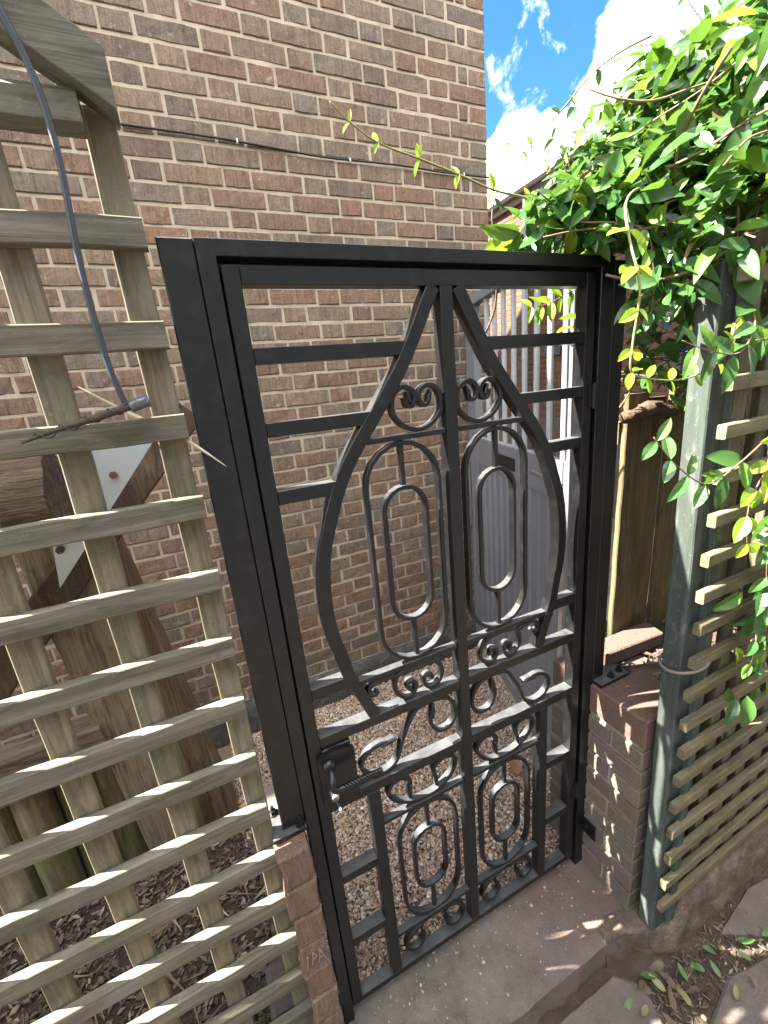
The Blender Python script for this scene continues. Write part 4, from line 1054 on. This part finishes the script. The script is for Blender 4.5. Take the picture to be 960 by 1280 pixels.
# branching stems through the mass
for i in range(70):
    c, r = lr.choice(ELL[:7]+[ELL[9]]*3); a = Vector((c[0]+lr.uniform(-1,1)*r[0]*.8, c[1]+lr.uniform(-1,1)*r[1]*.8, c[2]+lr.uniform(-1,.1)*r[2]))
    P = [a]; d = Vector((lr.uniform(-1,1), lr.uniform(-.6,.6), lr.uniform(-.5,.3))).normalized()
    for q in range(4):
        d = (d+Vector((lr.uniform(-1,1), lr.uniform(-1,1), lr.uniform(-1,1)))*.45).normalized(); P.append(P[-1]+d*.07)
    stems.tube(catmull(P, 3), lr.uniform(.0014, .0034), 5)
obj('stems', stems, m_stem, vine, smooth=True)
def shoot(pts, r, mat, every=2, size=.03, young=True, n=5, start=2, pair=True, hang=.3):
    P = catmull(pts, n); k = len(P)
    obj('shoot', MB().tube(P, r, 6, taper=[1-.65*i/k for i in range(k)]), mat, vine, smooth=True)
    for i in range(start, k-1, every):
        t = (P[i+1]-P[i-1]).normalized(); b = Vector((lr.uniform(-.4,.4), -1, lr.uniform(-.2,.6))); sd = t.cross(b).normalized()
        for s_ in ((1, -1) if pair else (lr.choice((1,-1)),)):
            f = size*lr.uniform(.75, 1.15)*(1-.45*i/k)
            put_leaf(P[i], sd*s_+t*.5-Vector((0,0,hang)), Vector((-.5,-.6,.5))+Vector((lr.uniform(-.5,.5),)*3), f, young)
shoot([(1.18,.12,2.50),(1.09,.13,2.46),(1.0,.14,2.405),(.907,.15,2.321),(.80,.15,2.235),(.72,.15,2.15),(.692,.15,2.09),(.70,.15,2.03)], .0030, m_stem, 6, .042, False, start=9, pair=False)
shoot([(1.02,.12,2.03),(.90,.13,2.095),(.80,.14,2.125),(.70,.15,2.14),(.60,.15,2.163),(.50,.15,2.183),(.40,.15,2.202),(.34,.15,2.23),(.30,.15,2.259)], .0034, m_stemg, 5, .045, True, start=10)
shoot([(.98,.10,2.12),(.90,.12,2.17),(.82,.13,2.20),(.74,.13,2.20)], .0015, m_stem, 4, .03, True, start=4)
shoot([(.95,.10,2.14),(.88,.12,2.21),(.80,.13,2.235),(.71,.14,2.222)], .0015, m_stem, 3, .03, True, start=4)
shoot([(1.30,.0,2.42),(1.22,.05,2.52),(1.15,.05,2.58)], .002, m_stem, 4, .04, False)
for q in range(14):   # short leafy shoots along the upper outline
    a = Vector((lr.uniform(.85, 1.35), lr.uniform(-.1,.15), 0)); a.z = 2.10+(a.x-.80)*.52+lr.uniform(-.03,.03)
    shoot([a, a+Vector((-.03,-.01,.05)), a+Vector((-.07+lr.uniform(-.04,.06), -.02, .10))], .002, m_stemg, 3, .06, lr.random() < .15, start=2)
# loop of bare stem hanging in front of the green post
shoot([(.98,-.08,2.06),(.84,-.13,2.045),(.72,-.19,1.99),(.655,-.25,1.91),(.648,-.28,1.83),(.640,-.28,1.745),(.642,-.28,1.695),(.70,-.28,1.679),(.785,-.28,1.672),(.875,-.28,1.688),(.935,-.28,1.728),(.932,-.28,1.765)], .0027, m_stemg, 4, .052, True, start=14, pair=True, hang=.1)
# hanging leafy twigs over the right trellis
TW = [[(1.06,-.30,1.52),(.90,-.33,1.492),(.81,-.33,1.472),(.71,-.33,1.525),(.64,-.33,1.585)],
      [(1.02,-.25,1.82),(.96,-.30,1.76),(.90,-.31,1.71),(.80,-.31,1.72),(.74,-.30,1.74)],
      [(1.10,-.28,1.80),(1.02,-.31,1.74),(.93,-.32,1.73)],
      [(1.12,-.29,1.55),(1.02,-.33,1.48),(.95,-.34,1.40),(.97,-.34,1.30)],
      [(1.18,-.29,1.5),(1.08,-.34,1.42),(1.03,-.35,1.32),(1.05,-.35,1.20)],
      [(1.22,-.29,1.38),(1.14,-.33,1.27),(1.10,-.34,1.15),(1.12,-.34,1.02)],
      [(1.26,-.29,1.2),(1.17,-.32,1.08),(1.14,-.33,.96),(1.16,-.33,.84)],
      [(1.16,-.29,1.1),(1.10,-.33,1.02),(1.09,-.33,.92)],
      [(.80,-.02,2.02),(.86,-.12,1.98),(.88,-.14,1.90),(.90,-.13,1.80)],
      [(.90,-.05,2.02),(.93,-.14,1.95),(.94,-.16,1.86),(.96,-.17,1.78)]]
for i, t_ in enumerate(TW): shoot(t_, .0022, m_stem, 3, .082 if i > 0 else .075, lr.random() < .2, start=2 if i else 4, pair=True, hang=.6)
for q in range(110):
    p = Vector((lr.uniform(.98, 1.34), lr.uniform(-.40,-.29), lr.uniform(.86, 1.48)))
    if p.x+.16*abs(p.z-1.25) < 1.10: continue
    put_leaf(p, (lr.uniform(-1,.4), lr.uniform(-.5,.2), lr.uniform(-1,.1)), (-.5+lr.uniform(-.5,.5), -.6, .6+lr.uniform(-.5,.4)), lr.uniform(.055,.095), lr.random() < .14)
# leaves reaching behind the gate's upper right opening
shoot([(1.10,.18,1.95),(1.02,.20,1.93),(.94,.22,1.90),(.88,.24,1.895)], .002, m_stem, 2, .07, True, start=3)
shoot([(1.12,.2,1.90),(1.06,.22,1.85),(1.02,.22,1.78)], .002, m_stem, 2, .065, True, start=2)
def leaf_px(p, s):
    a = to_px(p); 
    if a is None or not (0 <= a[0] <= 960 and 0 <= a[1] <= 1280): return 0
    return s/max(.1, (Vector(p)-CAM_POS).dot(CF))
leaves.sort(key=lambda a: -leaf_px(a[3], a[4]))
for me, mx, yg, p, s in leaves[:300]:
    o = bpy.data.objects.new('leaf', me); COL.objects.link(o); o.parent = vine; o.matrix_local = Matrix.Translation(-vine.location)@mx
merged('foliage', [(me, mx) for me, mx, yg, p, s in leaves[300:] if not yg], m_leaf, vine)
merged('young_foliage', [(me, mx) for me, mx, yg, p, s in leaves[300:] if yg], m_leafy, vine)

# fallen leaves on the path below the right trellis
FCOL = [('green', leaf_mat('fallen_green', [(0,(.05,.105,.03)),(1,(.085,.14,.045))], .5, .15)), ('yellow', leaf_mat('fallen_yellow', [(0,(.17,.16,.07)),(1,(.22,.19,.09))], .55, .15)), ('brown', leaf_mat('fallen_brown', [(0,(.075,.048,.032)),(1,(.12,.078,.05))], .7, .1))]
FL = []
for ci, (cn, cm) in enumerate(FCOL):
    row = [leaf_mesh('fallen_leaf', 1.0, .36+.04*i, .3, c_, .05, 60+i+ci*5) for i, c_ in enumerate((.45,-.35,.7))]
    for me in row: me.materials.append(cm)
    FL.append(row)
fr_ = random.Random(31)
spots = [(.80,-.305,.05),(.86,-.33,.055),(.90,-.345,.05),(.95,-.32,.05),(.98,-.36,.04),(1.02,-.335,.04),(1.05,-.37,.045),(.88,-.385,.055),(.93,-.40,.05),(1.00,-.42,.04),(1.10,-.33,.045),(1.16,-.35,.05),(1.22,-.37,.05),(.84,-.42,.045),(1.06,-.45,.035),(.96,-.30,.05),(.91,-.31,.06),(1.14,-.46,.035),(1.30,-.40,.045),(.97,-.46,.045),(.82,-.34,.04),(.99,-.39,.045),(1.08,-.40,.04),(.87,-.30,.045),(1.2,-.42,.04),(.93,-.36,.055)]
for q, (x, y, s) in enumerate(spots):
    mx = orient(Vector((x, y, Z_PATH+.006+fr_.uniform(0,.014))), (fr_.uniform(-1,1), fr_.uniform(-1,1), fr_.uniform(-.1,.3)), (fr_.uniform(-.5,.5), fr_.uniform(-.5,.5), 1), s)
    ci = (0, 2, 1, 2, 0, 2)[q % 6]
    o = bpy.data.objects.new('fallen_leaf', fr_.choice(FL[ci])); COL.objects.link(o); o.matrix_world = mx
    tag(o, 'small '+FCOL[ci][0]+' fallen leaf lying on the path below the right trellis', 'leaf', FCOL[ci][0]+' fallen leaves on the path')
bl = leaf_mesh('brown_leaf', 1.0, .75, .35, .25, .05, 90); bl.materials.append(m_brownleaf)
o = bpy.data.objects.new('brown_leaf', bl); COL.objects.link(o); o.matrix_world = orient(Vector((.955, .375, -.03)), (.3,.5,.4), (-.4,-.7,.6), .075)
tag(o, 'large curled brown leaf on the gravel behind the gate', 'leaf')
